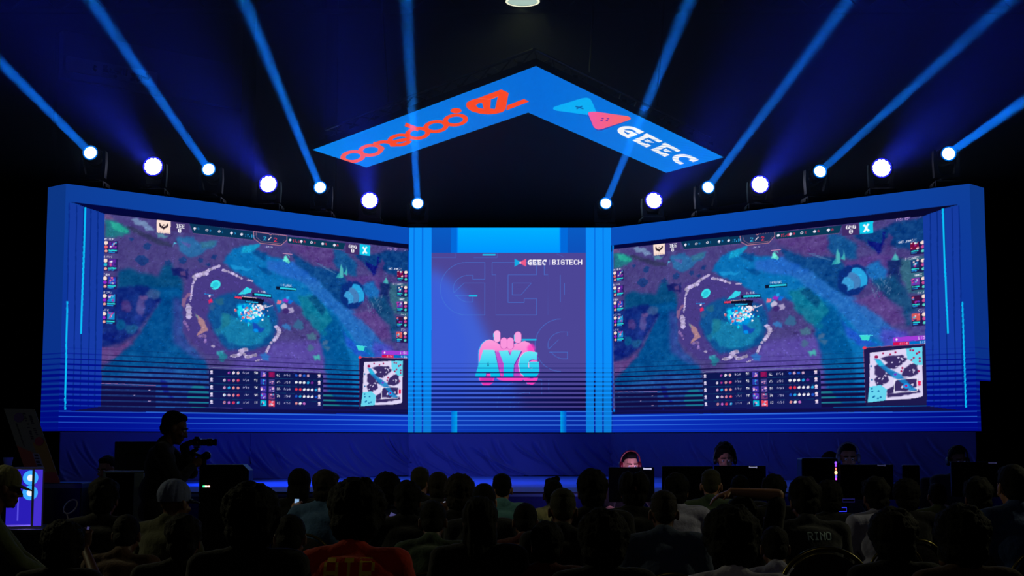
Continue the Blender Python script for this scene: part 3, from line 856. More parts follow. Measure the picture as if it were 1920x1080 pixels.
def paint_centre():
    g = Canvas(756, 420, 1156, 818, 2.0, (10, 86, 190))
    g.poly([(756, 420), (1156, 420), (1156, 480), (756, 480)], (8, 92, 196), col2=(12, 80, 186))
    g.poly([(846, 425), (1064, 425), (1064, 474), (846, 474)], (0, 110, 225), .8)
    g.poly([(857, 425), (1051, 425), (1051, 474), (857, 474)], (0, 178, 255), col2=(0, 150, 255))
    g.line([(858, 425), (858, 474)], 2, (0, 140, 255)); g.line([(1050, 425), (1050, 474)], 2, (0, 140, 255))
    pan = [(809, 474), (1100, 474), (1100, 771), (809, 771)]
    g.poly(pan, (76, 70, 150))
    g.soft([(800, 500), (840, 520), (880, 560), (905, 610), (930, 660), (960, 700), (980, 771), (800, 771)], (64, 96, 212), 1, 22)
    g.soft([(800, 510), (820, 530), (860, 600), (880, 650), (870, 771), (800, 771)], (58, 92, 216), .8, 18)
    g.poly([(756, 420), (809, 420), (809, 812), (756, 812)], (8, 110, 225)); g.poly([(1098, 420), (1156, 420), (1156, 812), (1098, 812)], (8, 110, 225))
    g.poly([(756, 770), (1156, 770), (1156, 818), (756, 818)], (14, 64, 205), col2=(8, 40, 180))
    # outline letters
    lc = (70, 122, 216)
    def word(ox, oy, k, clipx, clipy):
        def f(o, hs):
            for lp in [o] + hs:
                p = [(ox + x * k, oy + y * k) for x, y in lp]; p.append(p[0])
                for (xa, ya), (xb, yb) in zip(p, p[1:]):
                    if max(xa, xb) < clipx and max(ya, yb) < clipy:
                        g.line([(xa, ya), (xb, yb)], .9, lc, .8)
        geec(f)
    word(825.5, 492, .485, 1068, 771); word(1003, 598, .485, 1066, 771); word(932, 712, .485, 1060, 771)
    g.line([(809, 483), (855, 483), (855, 474)], .8, lc, .5); g.line([(888, 483), (932, 483), (932, 474)], .8, lc, .5); g.line([(1044, 476), (1058, 482)], .8, lc, .5)
    for xa, xb, y in ((905, 929, 477.5), (879, 895, 554.5), (977, 1006, 637)):
        g.line([(xa, y), (xb, y)], 2.6, (20, 190, 236))
    # small logos
    g.poly([(965, 485), (978, 492.5), (965, 500)], (20, 170, 230)); g.poly([(986.5, 485), (973, 492.5), (986.5, 500)], (236, 90, 140)); g.ell(975.5, 492.5, 1.6, 2, (250, 200, 230))
    geec(lambda o, hs: g.poly([(989.5 + x * .045, 487 + y * .05) for x, y in o], (250, 246, 255), holes=[[(989.5 + x * .045, 487 + y * .05) for x, y in h] for h in hs]))
    g.line([(1030.5, 487), (1030.5, 497)], 1, (190, 180, 240)); g.text('BIGTECH', 1035, 486.8, 9.6, (250, 246, 255), 0, .71, .35)
    # group badge
    D = cr(880, 580, 6.75)
    for s2, c0, c1 in ((-10, (80, 200, 250), (60, 140, 240)), (0, (252, 160, 222), (250, 60, 190))):
        g.poly(D(*[(x + s2, y + (s2 * .2)) for x, y in ((120, 620), (125, 520), (160, 440), (210, 395), (260, 382), (320, 400), (420, 470), (560, 440), (700, 400), (770, 430), (815, 500), (860, 620), (870, 860), (850, 920), (800, 955), (735, 945), (690, 890), (620, 925), (540, 930), (480, 912), (380, 895), (322, 850), (300, 930), (240, 970), (170, 955), (125, 890))]), c0, col2=c1)
    g.soft(D((330, 540), (640, 520), (640, 860), (420, 860), (350, 700)), (170, 70, 210), .75, 3)
    g.ell(*D((780, 500))[0], 7, 9, (255, 60, 190), .8, soft=True, blur=3)
    g.ell(*D((220, 890))[0], 12, 9, (190, 40, 160), .6, soft=True, blur=3)
    def pill(x0, y0, x1, y1, c):
        for k, cc in ((1.6, (150, 50, 150)), (0, c)):
            p = D((x0, y0), (x1, y1))
            (xa, ya), (xb, yb) = p; r = (xb - xa) / 2 + k * .35
            cx = (xa + xb) / 2
            g.poly(arc(cx, ya + r - k * .3, r, r, 180, 360, 12) + arc(cx, yb - r + k * .3, r, r, 0, 180, 12), cc)
    pill(310, 268, 392, 415, (252, 176, 232)); pill(573, 283, 657, 430, (248, 160, 226)); pill(395, 358, 480, 500, (250, 150, 222)); pill(475, 358, 560, 505, (250, 150, 222))
    g.line(D((308, 300), (310, 385)), 1.1, (110, 220, 255)); g.line(D((570, 320), (572, 400)), 1.1, (110, 220, 255))
    LA = ((175, 512), (318, 515), (390, 850), (272, 862), (262, 808), (212, 808), (203, 857), (72, 845))
    LY = ((372, 525), (488, 518), (515, 585), (545, 515), (660, 520), (565, 700), (555, 852), (435, 850), (435, 690))
    LG = ((860, 545), (857, 642), (800, 632), (762, 645), (740, 700), (752, 745), (795, 752), (797, 735), (755, 735), (755, 662), (880, 660), (886, 800), (850, 845), (780, 866), (700, 855), (645, 805), (625, 700), (645, 605), (700, 545), (765, 528))
    for dx, c, c2 in ((10, (110, 50, 170), (120, 60, 180)), (0, (110, 232, 246), (0, 190, 240))):
        g.poly(D(*[(x + dx, y + dx) for x, y in LA]), c, col2=c2); g.poly(D(*[(x + dx, y + dx) for x, y in LY]), c, col2=c2)
        if dx == 0:
            g.poly(D(*[(x - 8, y) for x, y in LG]), (250, 200, 235))
        g.poly(D(*[(x + dx, y + dx) for x, y in LG]), c, col2=c2)
    g.poly(D((238, 655), (250, 720), (226, 720)), (20, 110, 150))
    return g

def paint_centre_late(g):
    """bars that run over the lines"""
    for xa, xb in ((767, 775.5), (777.5, 791), (793.5, 809), (1099, 1114), (1116.5, 1130), (1132, 1147)):
        g.poly([(xa - 2 * (xa < 770), 420), (xb, 420), (xb - .5, 818), (xa - 4 * (xa < 770), 818)], (12, 146, 252), .92)
    for xa, xb, s_ in ((846, 857, 1), (1051, 1062, -1)):
        g.poly([(xa, 771), (xb, 771), (xb, 818), (xa, 818)], (0, 120, 240) if s_ > 0 else (0, 180, 255), col2=(0, 180, 255) if s_ > 0 else (0, 90, 225), axis=0)

led_m = emit_attr('led_pixels')
def led_face(name, parent, P, a0, a1, z0, z1, colour_fn, step=.0076, off=0.0, m=None):
    """dense grid of LED pixels on a vertical plane; colour_fn(u, v, a, z) -> sRGB 0..255"""
    na, nz = int((a1 - a0) / step) + 1, int((z1 - z0) / step) + 1
    A, Z = np.meshgrid(np.linspace(a0, a1, na), np.linspace(z0, z1, nz))
    A, Z = A.ravel(), Z.ravel()
    p0, d, n = P
    co = np.stack([p0.x + d.x * A + n.x * off, p0.y + d.y * A + n.y * off, Z], 1)
    u, v = to_px(co)
    col = lin_np(colour_fn(u, v, A, Z))
    me = bpy.data.meshes.new(name)
    me.vertices.add(na * nz)
    me.vertices.foreach_set('co', co.astype(np.float32).ravel())
    i = np.arange((na - 1) * (nz - 1)); r, c = i // (na - 1), i % (na - 1)
    b = r * na + c
    f = np.stack([b, b + 1, b + na + 1, b + na], 1).astype(np.int32)
    me.loops.add(f.size); me.polygons.add(len(f))
    me.loops.foreach_set('vertex_index', f.ravel())
    me.polygons.foreach_set('loop_start', np.arange(0, f.size, 4, dtype=np.int32))
    me.update(calc_edges=True)
    at_ = me.attributes.new('led', 'FLOAT_COLOR', 'POINT')
    at_.data.foreach_set('color', np.concatenate([col, np.ones((len(col), 1))], 1).astype(np.float32).ravel())
    return link(name, me, parent, m or led_m)

def inside(u, v, pts):
    ins = np.zeros(u.shape, bool)
    for (xa, ya), (xb, yb) in zip(pts, pts[1:] + pts[:1]):
        if ya != yb:
            ins ^= ((ya > v) != (yb > v)) & (u < (xb - xa) * (v - ya) / (yb - ya) + xa)
    return ins

GAME = paint_game()
PIC_L = [(196.5, 401), (765, 466.5), (765, 768), (189, 763)]
PIC_R = [(1150, 467), (1730.5, 405), (1738, 762), (1150, 768)]
def wing_colour(left):
    fr = paint_frame(left)
    def fn(u, v, a, z):
        c = fr.sample(u, v)
        pic = inside(u, v, PIC_L if left else PIC_R)
        aL = a if left else (a + .5) / 1.0115
        q = PL[0]
        uL, vL = to_px(np.stack([q.x + PL[1].x * aL, q.y + PL[1].y * aL, z], 1))
        gc = GAME.sample(uL, vL)
        t = np.clip(((u if left else 1915 - u) - 120) / 640, 0, 1)[:, None]
        w = stripes(z)
        low = v > (771 + (u - 122) * .009 if left else 771 + (1806 - u) * .009)
        w = np.where(fr.prot_at(u, v), 1, w)
        w = np.where(pic & GAME.prot_at(uL, vL), 1, w)[:, None]
        dark = np.array((0, 10, 132)) * (1 - t) + np.array((10, 52, 190)) * t
        dark = np.where(pic[:, None], np.array((16, 12, 66)), dark)
        c = np.where(pic[:, None], gc, c)
        band = (~pic) & (~low) & (c[:, 2] < 100)
        k = (z - (Z_BOT + .040)) / .0668
        fade = np.clip((k + .6) / 1.8, 0, 1)[:, None]
        c = np.where(low[:, None], dark * (1 - fade) + (np.array((36, 92, 205)) * (1 - t) + np.array((60, 130, 240)) * t) * fade, c)
        out = dark * (1 - w) + c * w
        return np.where(band[:, None], c * (.8 + .2 * w), out)
    return fn
def centre_colour():
    g = paint_centre()
    # lines, then the bars over them
    u0, v0 = g.X.ravel(), g.Y.ravel()
    z = EYE + YC * (SP + (540 - v0) / FPX * CP) / (CP - (540 - v0) / FPX * SP)
    w = stripes(z)[:, None]
    a = g.a.reshape(-1, 3)
    tt = np.clip((u0 - 810) / 290, 0, 1)[:, None]
    low = (v0 > 771)[:, None]
    dark = np.where(low, np.array((14, 66, 206)) * (1 - tt * .5) + np.array((0, 20, 150)) * tt * .5, np.array((16, 40, 140)) * (1 - tt) + np.array((14, 12, 74)) * tt)
    fade = np.clip(((z - (Z_BOT + .040)) / .0668 + .6) / 1.8, 0, 1)[:, None]
    a = np.where(low, dark * (1 - fade) + np.array((70, 140, 248)) * fade, a)
    g.a = (dark * (1 - w) + a * w).reshape(g.a.shape)
    paint_centre_late(g)
    return lambda u, v, a_, z_: g.sample(u, v) * (1 - .12 * (1 - stripes(z_)[:, None]))

cab_m = black_metal
def led_screens():
    T = .14
    def back(parent, P, a0, a1, z0=Z_BOT, z1=Z_TOP, off=.006, name='cabinet_housing'):
        p0, d, n = P
        M = Matrix(((d.x, -n.x, 0, p0.x), (d.y, -n.y, 0, p0.y), (0, 0, 1, 0), (0, 0, 0, 1)))
        bm = bmesh.new()
        bx(bm, a0, a1, off, T, z0, z1, M)
        for k in range(1, int(round((a1 - a0) / .5))):          # cabinet joints on the rear
            x = a0 + (a1 - a0) * k / round((a1 - a0) / .5)
            bx(bm, x - .015, x + .015, T, T + .03, z0 + .02, z1 - .02, M)
        return obj(name, bm, cab_m, parent)
    Lw = thing('led_screen', 'angled LED screen wing nearest the cameraman, its outer end uncut down to the skirt', 'screen', (0, 0, 0), group='LED screens of the stage wall')
    led_face('display_face', Lw, PL, 0, LENL, Z_BOT, Z_TOP, wing_colour(True))
    back(Lw, PL, .01, LENL - .12)
    Rw = thing('led_screen', 'angled LED screen wing whose outer end has a notched lower corner', 'screen', (0, 0, 0), group='LED screens of the stage wall')
    led_face('display_face', Rw, PR, 0, LENR, Z_BOT, Z_TOP, wing_colour(False))
    back(Rw, PR, .12, LENR - .01)
    Cn = thing('led_screen', 'square centre LED screen with pink and cyan AYG badge', 'screen', (0, 0, 0), group='LED screens of the stage wall')
    led_face('display_face', Cn, PC, 0, XR - XL, Z_BOT, Z_TOP, centre_colour(), off=.004)
    back(Cn, PC, .05, XR - XL - .05)
    # returns at the outer ends
    for par, (cx, cy), ue, ve, Ye, left in ((Lw, (XLO, YO), 75, 810, 18.02, True), (Rw, (XRO, YO), 1857, 714, 18.05, False)):
        e = at(ue, ve, Ye)
        P = vplane((e.x, e.y), (cx, cy)) if left else vplane((cx, cy), (e.x, e.y))
        Ln = math.hypot(e.x - cx, e.y - cy)
        fr = None
        def fn(u, v, a, z):
            w = stripes(z)[:, None]
            t = np.clip((z - Z_BOT) / 3, 0, 1)[:, None]
            c = np.array((8, 46, 140)) * (1 - t) + np.array((12, 54, 132)) * t
            return np.array((0, 10, 124)) * (1 - w) + c * w
        zc = at(1857, 715, 18.05).z
        if left:
            led_face('side_display', par, P, 0, Ln, Z_BOT, Z_TOP, fn, step=.012)
            back(par, P, .02, Ln - .14, name='side_housing')
        else:
            led_face('side_display', par, P, 0, Ln, zc, Z_TOP, fn, step=.012)
            led_face('side_display', par, P, 0, .1, Z_BOT, zc, fn, step=.012)
            back(par, P, .14, Ln - .02, zc, name='side_housing')
    return Lw, Cn, Rw
SCREENS = led_screens()
# ------------------------------------------------------------------ stage platform and skirts
Z_ST = at(960, 893, YC).z
Y_FR = (EYE - Z_ST) / (ray(960, 922).z * -1)
def stage():
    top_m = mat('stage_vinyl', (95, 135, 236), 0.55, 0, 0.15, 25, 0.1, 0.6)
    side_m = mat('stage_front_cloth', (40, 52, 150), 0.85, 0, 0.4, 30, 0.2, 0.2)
    t = thing('stage_platform', 'low wide stage platform with glossy blue-lit top below the LED screens', 'stage', (0, 21, 0))
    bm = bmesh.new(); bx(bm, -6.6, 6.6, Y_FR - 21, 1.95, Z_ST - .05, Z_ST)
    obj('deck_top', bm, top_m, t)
    bm = bmesh.new(); bx(bm, -6.58, 6.58, Y_FR + .02 - 21, 1.9, 0, Z_ST - .05)
    obj('riser_front', bm, side_m, t)
    bm = bmesh.new(); bx(bm, -6.6, 6.6, Y_FR - .012 - 21, Y_FR - 21, Z_ST - .018, Z_ST - .004)
    obj('edge_trim', bm, mat('trim_strip', (40, 44, 90), .4, .3), t)
stage()

def plinths():
    """low steel decks the LED wall stands on, hidden by the skirts"""
    for P, a1, lab in ((PL, LENL, 'dark plinth deck under the LED wing that has an uncut end'), (PC, XR - XL, 'dark plinth deck under the centre LED screen'), (PR, LENR, 'dark plinth deck under the LED wing with the notched end')):
        p0, d, n = P
        M = Matrix(((d.x, -n.x, 0, p0.x), (d.y, -n.y, 0, p0.y), (0, 0, 1, 0), (0, 0, 0, 1)))
        bm = bmesh.new()
        bx(bm, .1, a1 - .1, .08, .9, Z_ST, Z_BOT, M)
        tag(obj('plinth_deck', bm, black_metal), lab, 'platform', 'plinth decks under the LED screens')
plinths()

skirt_m = mat('skirt_satin', (84, 94, 170), 0.55, 0, 0.15, 120, 0.08, 0.4, sheen=0.3)
def skirt(P, a0, a1, label, seed, amp=1.0, slant=1):
    p0, d, n = P
    na, nz = int((a1 - a0) / .012), 46
    rs = random.Random(seed)
    cr_ = []
    x = a0 - .7
    while x < a1 + .3:
        x += rs.uniform(.07, .26)
        cr_.append((x, rs.uniform(.25, .95) * slant, rs.uniform(.022, .055), rs.uniform(.25, 1.0) ** 1.2, rs.uniform(.02, .35), rs.uniform(.72, 1.25)))
    bm = bmesh.new()
    H = Z_BOT - Z_ST
    rows = []
    for j in range(nz + 1):
        q = j / nz                                  # 0 top, 1 bottom
        row = []
        live = [(x0 + c * q ** 1.9, w, s_ * min(1, max(0, (q - q0) * 4)) * min(1, max(0, (q1 - q) * 8))) for x0, c, w, s_, q0, q1 in cr_ if q0 < q < q1]
        for i in range(na + 1):
            a = a0 + (a1 - a0) * i / na
            dsp = 0
            for x0, w, s_ in live:
                t_ = (a - x0) / w
                if abs(t_) < 4:
                    dsp += s_ * (math.exp(-(t_ - 1.1) ** 2) - 1.1 * math.exp(-t_ * t_ * 2.2))
            dsp = dsp * .030 * amp + .006 * mnoise.noise(Vector((a * 2.2, q * 2, seed))) + .016
            r = p0 + d * a + n * (.03 + dsp + .01 * q)
            row.append(bm.verts.new((r.x, r.y, Z_BOT - .012 - q * (H - .014) + .012 * q * math.sin(a * 2.3 + seed))))
        rows.append(row)
    for A, B in zip(rows, rows[1:]):
        for i in range(na):
            bm.faces.new((A[i], B[i], B[i + 1], A[i + 1]))
    o = obj('stage_skirt', bm, skirt_m, None, True)
    md = o.modifiers.new('cloth', 'SOLIDIFY'); md.thickness = .004; md.offset = -1
    tag(o, label, 'curtain', 'cloth skirts hanging below the LED wall')
    return o
aS = px_to_az(PL, 465, 850)[0]
skirt(PL, .0, aS + .01, 'dark blue cloth skirt hanging behind the standing cameraman', 1, .9)
skirt(PL, aS, LENL - .01, 'bright blue cloth skirt with many slanted folds, next to the cameraman side', 2, 1.25)
skirt(PC, .01, XR - XL - .01, 'blue cloth skirt with deep swags under the centre LED screen', 3, 1.5)
skirt(PR, .01, LENR * .48, 'dark blue cloth skirt behind the headset player in black', 4, .8)
skirt(PR, LENR * .48 - .012, LENR, 'near-black cloth skirt under the notched end of the LED wall', 5, .8)

# ------------------------------------------------------------------ hanging LED chevron
CH_B = .15
def ch_scale():
    d = ray(1005, 124)
    k = []
    for (a, b) in (((586, 281), (687, 314)), ((1357, 295), (1249, 324))):
        p = []
        for u, v in (a, b):
            r_ = ray(u, v); Y = 1.0 / (r_.z + CH_B); p.append(Vector((r_.x * Y, Y, r_.z * Y)))
        k.append((p[0] - p[1]).length)
    return 1.0 / (sum(k) / 2)
CH_A = ch_scale()
CH_N = Vector((0, CH_B, 1)).normalized()        # plane z - EYE + b*Y = A
CH_P = Vector((0, 0, EYE + CH_A))
def chp(u, v):
    return on_plane(u, v, CH_P, CH_N)
def paint_chevron():
    g = Canvas(576, 112, 1368, 334, 3.0, (4, 116, 228))
    t = np.clip(np.abs(g.X - 1000) / 400, 0, 1)[..., None]
    g.a[:] = np.array((4, 110, 222)) * (1 - t) + np.array((4, 132, 240)) * t
    red, c2 = (255, 74, 28), (250, 92, 70)
    X = Vector((1005 - 586, 124 - 281)).normalized()
    def ring(cx, cy, rx=16.5, ry=8.2, w=5.2, a0=0, a1=360, c=red):
        # a circle drawn on the hanging plane, seen here along the arm's direction
        o = arc(cx, cy, rx + w / 2, ry + w * .32, a0, a1, 26)
        i = arc(cx, cy, rx - w / 2, ry - w * .32, a1, a0, 26)
        g.poly(o + i, c)
    C2 = cr(560, 100, 4)
    # word of rings
    def rr(x, y, a0=0, a1=360, rx=76, ry=37, w=38, rot=-.1):
        out = []
        for sgn, aa, bb in ((1, a0, a1), (-1, a1, a0)):
            for k in range(29):
                t_ = R(aa + (bb - aa) * k / 28)
                px_, py_ = (rx + sgn * w / 2) * math.cos(t_), (ry + sgn * w * .3) * math.sin(t_)
                out.append((x + px_ * math.cos(rot) - py_ * math.sin(rot), y + px_ * math.sin(rot) + py_ * math.cos(rot)))
        g.poly(C2(*out), red if x > 600 else c2)
    rr(408, 774); rr(540, 727)
    rr(632, 700, 200, 372, 74, 36)                                        # r
    g.line(C2((560, 672), (640, 720)), 6.5, c2)
    rr(760, 650, 20, 330); g.line(C2((690, 668), (835, 640)), 6, red)   # e
    rr(893, 600); g.line(C2((800, 533), (900, 572)), 7.5, red)              # d
    rr(1030, 549); rr(1176, 500)
    g.poly(arc(560 + 1180 / 4, 100 + 430 / 4, 10.5, 4.8, 0, 360, 20), red)
    g.poly(C2((1255, 390), (1262, 368), (1300, 348), (1345, 336), (1520, 271), (1575, 297), (1552, 420), (1530, 440), (1480, 453), (1420, 458), (1360, 452), (1300, 436), (1265, 412)), red,
           holes=[C2((1328, 392), (1350, 374), (1376, 372), (1388, 416), (1350, 410)), C2((1442, 345), (1494, 326), (1472, 418), (1436, 414))])
    g.line(C2((1345, 338), (1442, 344), (1500, 322)), 1.0, (255, 120, 100))
    g.poly(C2((1562, 392), (1690, 342), (1728, 362), (1588, 416), (1558, 428)), red)
    C3 = cr(980, 100, 4)
    g.poly(C3((238, 428), (252, 434), (500, 468), (560, 446), (552, 452), (495, 474)), (6, 90, 200), .8)
    g.poly(C3((228, 416), (232, 404), (252, 396), (440, 338), (478, 332), (506, 340), (520, 362), (552, 438), (492, 462), (250, 430), (234, 424)), (10, 180, 252))
    g.poly(C3((484, 456), (530, 556), (556, 578), (590, 580), (812, 500), (560, 570)), (60, 60, 170), .8)
    g.poly(C3((490, 450), (498, 440), (552, 438), (790, 472), (812, 484), (806, 498), (600, 566), (566, 572), (542, 562), (530, 548)), (248, 92, 170), col2=(255, 108, 100), axis=0)
    g.line(C3((395, 398), (456, 416)), 2.2, (10, 90, 180)); g.line(C3((404, 416), (448, 396)), 2.2, (10, 90, 180))
    for x, y in ((600, 488), (640, 490), (592, 503), (632, 504)):
        g.poly(arc(980 + x / 4, 100 + y / 4, 2.6, 1.3, 0, 360, 8), (120, 60, 170))
    def m(x, y):                                   # logo units -> frame, both axes lie along the arm and across it
        x, y = x - 215, 203 - y
        return 980 + (820 + .683 * x + .60 * y) / 4, 100 + (652 + .347 * x - .235 * y) / 4
    geec(lambda o, hs: g.poly([m(*q) for q in o], (252, 252, 255), holes=[[m(*q) for q in h] for h in hs]))
    for i in range(12):
        y = 262 + i * 5
        g.line([(1180 + i * 6, y - 6), (1365, y + 16)], .8, (4, 100, 214), .5)
    return g

def chevron():
    g = paint_chevron()
    t = thing('hanging_screen', 'chevron shaped LED screen hanging face down with orange and white lettering', 'screen', (0, 0, 0))
    TL, IL, AP, IA, TR, IR = [chp(*p) for p in ((586, 281), (687, 314), (1005, 124), (990.5, 211), (1357, 295), (1249, 324))]
    AP = Vector((.5 * (AP.x + IA.x), AP.y, AP.z)); 
    AP = chp(1005, 124); IA = chp(990.5, 211)
    me_co, faces, base = [], [], 0
    for A, B, C, D in ((TL, AP, IA, IL), (AP, TR, IR, IA)):
        na, nb = 640, 130
        S_, T_ = np.meshgrid(np.linspace(0, 1, na), np.linspace(0, 1, nb))
        S_, T_ = S_.ravel()[:, None], T_.ravel()[:, None]
        co = (np.array(A) * (1 - S_) + np.array(B) * S_) * (1 - T_) + (np.array(D) * (1 - S_) + np.array(C) * S_) * T_
        i = np.arange((na - 1) * (nb - 1)); r, c = i // (na - 1), i % (na - 1)
        b = r * na + c + base
        faces.append(np.stack([b, b + 1, b + na + 1, b + na], 1)); me_co.append(co); base += len(co)
    co = np.concatenate(me_co); f = np.concatenate(faces).astype(np.int32)
    u, v = to_px(co)
    col = lin_np(g.sample(u, v))
    me = bpy.data.meshes.new('display_face')
    me.vertices.add(len(co)); me.vertices.foreach_set('co', co.astype(np.float32).ravel())
    me.loops.add(f.size); me.polygons.add(len(f))
    me.loops.foreach_set('vertex_index', f.ravel()); me.polygons.foreach_set('loop_start', np.arange(0, f.size, 4, dtype=np.int32))
    me.update(calc_edges=True)
    me.attributes.new('led', 'FLOAT_COLOR', 'POINT').data.foreach_set('color', np.concatenate([col, np.ones((len(col), 1))], 1).astype(np.float32).ravel())
    link('display_face', me, t, led_m)
    # housing behind (above) the face
    bm = bmesh.new()
    ring = [TL, AP, TR, IR, IA, IL]
    lo = [bm.verts.new(p + CH_N * .004) for p in ring]; hi = [bm.verts.new(p + CH_N * .10) for p in ring]
    for i in range(6):
        bm.faces.new((lo[i], lo[(i + 1) % 6], hi[(i + 1) % 6], hi[i]))
    for q in ((0, 1, 4, 5), (1, 2, 3, 4)):
        bm.faces.new([lo[i] for i in reversed(q)]); bm.faces.new([hi[i] for i in q])
    obj('cabinet_housing', bm, cab_m, t)
    # truss frame bolted on top of the cabinets
    bm = bmesh.new()
    def along(A, B, C, D):
        for s_ in (.22, .78):
            for h in (.14, .36):
                tube(bm, [A.lerp(D, s_) + CH_N * h, B.lerp(C, s_) + CH_N * h], .022, 8)
        for k in range(11):
            t0, t1 = k / 11, (k + 1) / 11
            for s_ in (.22, .78):
                a_ = A.lerp(D, s_).lerp(B.lerp(C, s_), t0) + CH_N * .14; b_ = A.lerp(D, s_).lerp(B.lerp(C, s_), t1) + CH_N * .36
                tube(bm, [a_, b_], .011, 6)
            tube(bm, [A.lerp(D, .22).lerp(B.lerp(C, .22), t0) + CH_N * .36, A.lerp(D, .78).lerp(B.lerp(C, .78), t1) + CH_N * .36], .011, 6)
    along(TL, AP, IA, IL); along(AP, TR, IR, IA)
    obj('truss_frame', bm, steel, t)
    for k in range(8):
        for A, B, C, D in ((TL, AP, IA, IL), (AP, TR, IR, IA)):
            bm = bmesh.new()
            p = A.lerp(B, (k + .5) / 8).lerp(D.lerp(C, (k + .5) / 8), .05)
            bx(bm, -.03, .03, -.03, .03, .09, .15, Matrix.Translation(p))
            obj('clamp', bm, steel, t)
    # rigging cables to the roof
    for (A, B, s_), lab in (((TL, AP, .36), 'slack steel cable holding the chevron screen over its orange lettering'), ((AP, TR, .26), 'steel cable holding the chevron screen near its apex'), ((AP, TR, .62), 'steel cable holding the chevron screen above the white lettering')):
        p = A.lerp(B, s_) + CH_N * .36 + Vector((0, .3, 0))
        top = Vector((p.x - .35 if s_ == .36 else p.x + .1, 9 + 2.4 * round((p.y + .2 - 9) / 2.4), 9.87))
        bm = bmesh.new()
        n = 40
        pts = [p.lerp(top, i / n) + Vector((0.05 * math.sin(math.pi * i / n), 0, 0)) for i in range(n + 1)]
        tube(bm, pts, [.012 + .004 * (i % 2) for i in range(n + 1)], 6)
        tag(obj('rigging_cable', bm, steel), lab, 'cable', 'cables holding the chevron screen')
chevron()

# ------------------------------------------------------------------ lighting trusses behind the wings and the moving heads on them
def wing_truss(P, a0, a1, label):
    p0, d, n = P
    M = Matrix(((d.x, -n.x, 0, p0.x), (d.y, -n.y, 0, p0.y), (0, 0, 1, 0), (0, 0, 0, 1)))
    t = thing('lighting_truss', label, 'truss', (0, 0, 0), group='lighting trusses behind the LED wings')
    bm = bmesh.new()
    for y in (.22, .50):
        for z in (Z_TOP - .30, Z_TOP - .02):
            tube(bm, [M @ Vector((a0, y, z)), M @ Vector((a1, y, z))], .025, 8)
    obj('chord', bm, steel, t)
    bm = bmesh.new()
    n_ = 14
    for k in range(n_):
        x0, x1 = a0 + (a1 - a0) * k / n_, a0 + (a1 - a0) * (k + 1) / n_
        for y in (.22, .50):
            tube(bm, [M @ Vector((x0, y, Z_TOP - .3)), M @ Vector((x1, y, Z_TOP - .02))], .012, 6)
        tube(bm, [M @ Vector((x0, .22, Z_TOP - .02)), M @ Vector((x1, .5, Z_TOP - .02))], .012, 6)
    obj('lattice', bm, steel, t)
    for x in (a0 + .1, (a0 + a1) / 2, a1 - .1):
        bm = bmesh.new()
        for y in (.24, .48):
            tube(bm, [M @ Vector((x, y, Z_BOT)), M @ Vector((x, y, Z_TOP - .3))], .025, 8)
        obj('upright', bm, steel, t)
    bm = bmesh.new(); bx(bm, a0, a1, .18, .56, Z_TOP - .0, Z_TOP + .02, M)
    obj('top_board', bm, black_metal, t)
wing_truss(PL, .1, LENL + .32, 'steel truss carrying moving heads behind the LED wing with the uncut end')
wing_truss(PR, -.32, LENR - .1, 'steel truss carrying moving heads behind the LED wing with the notched end')

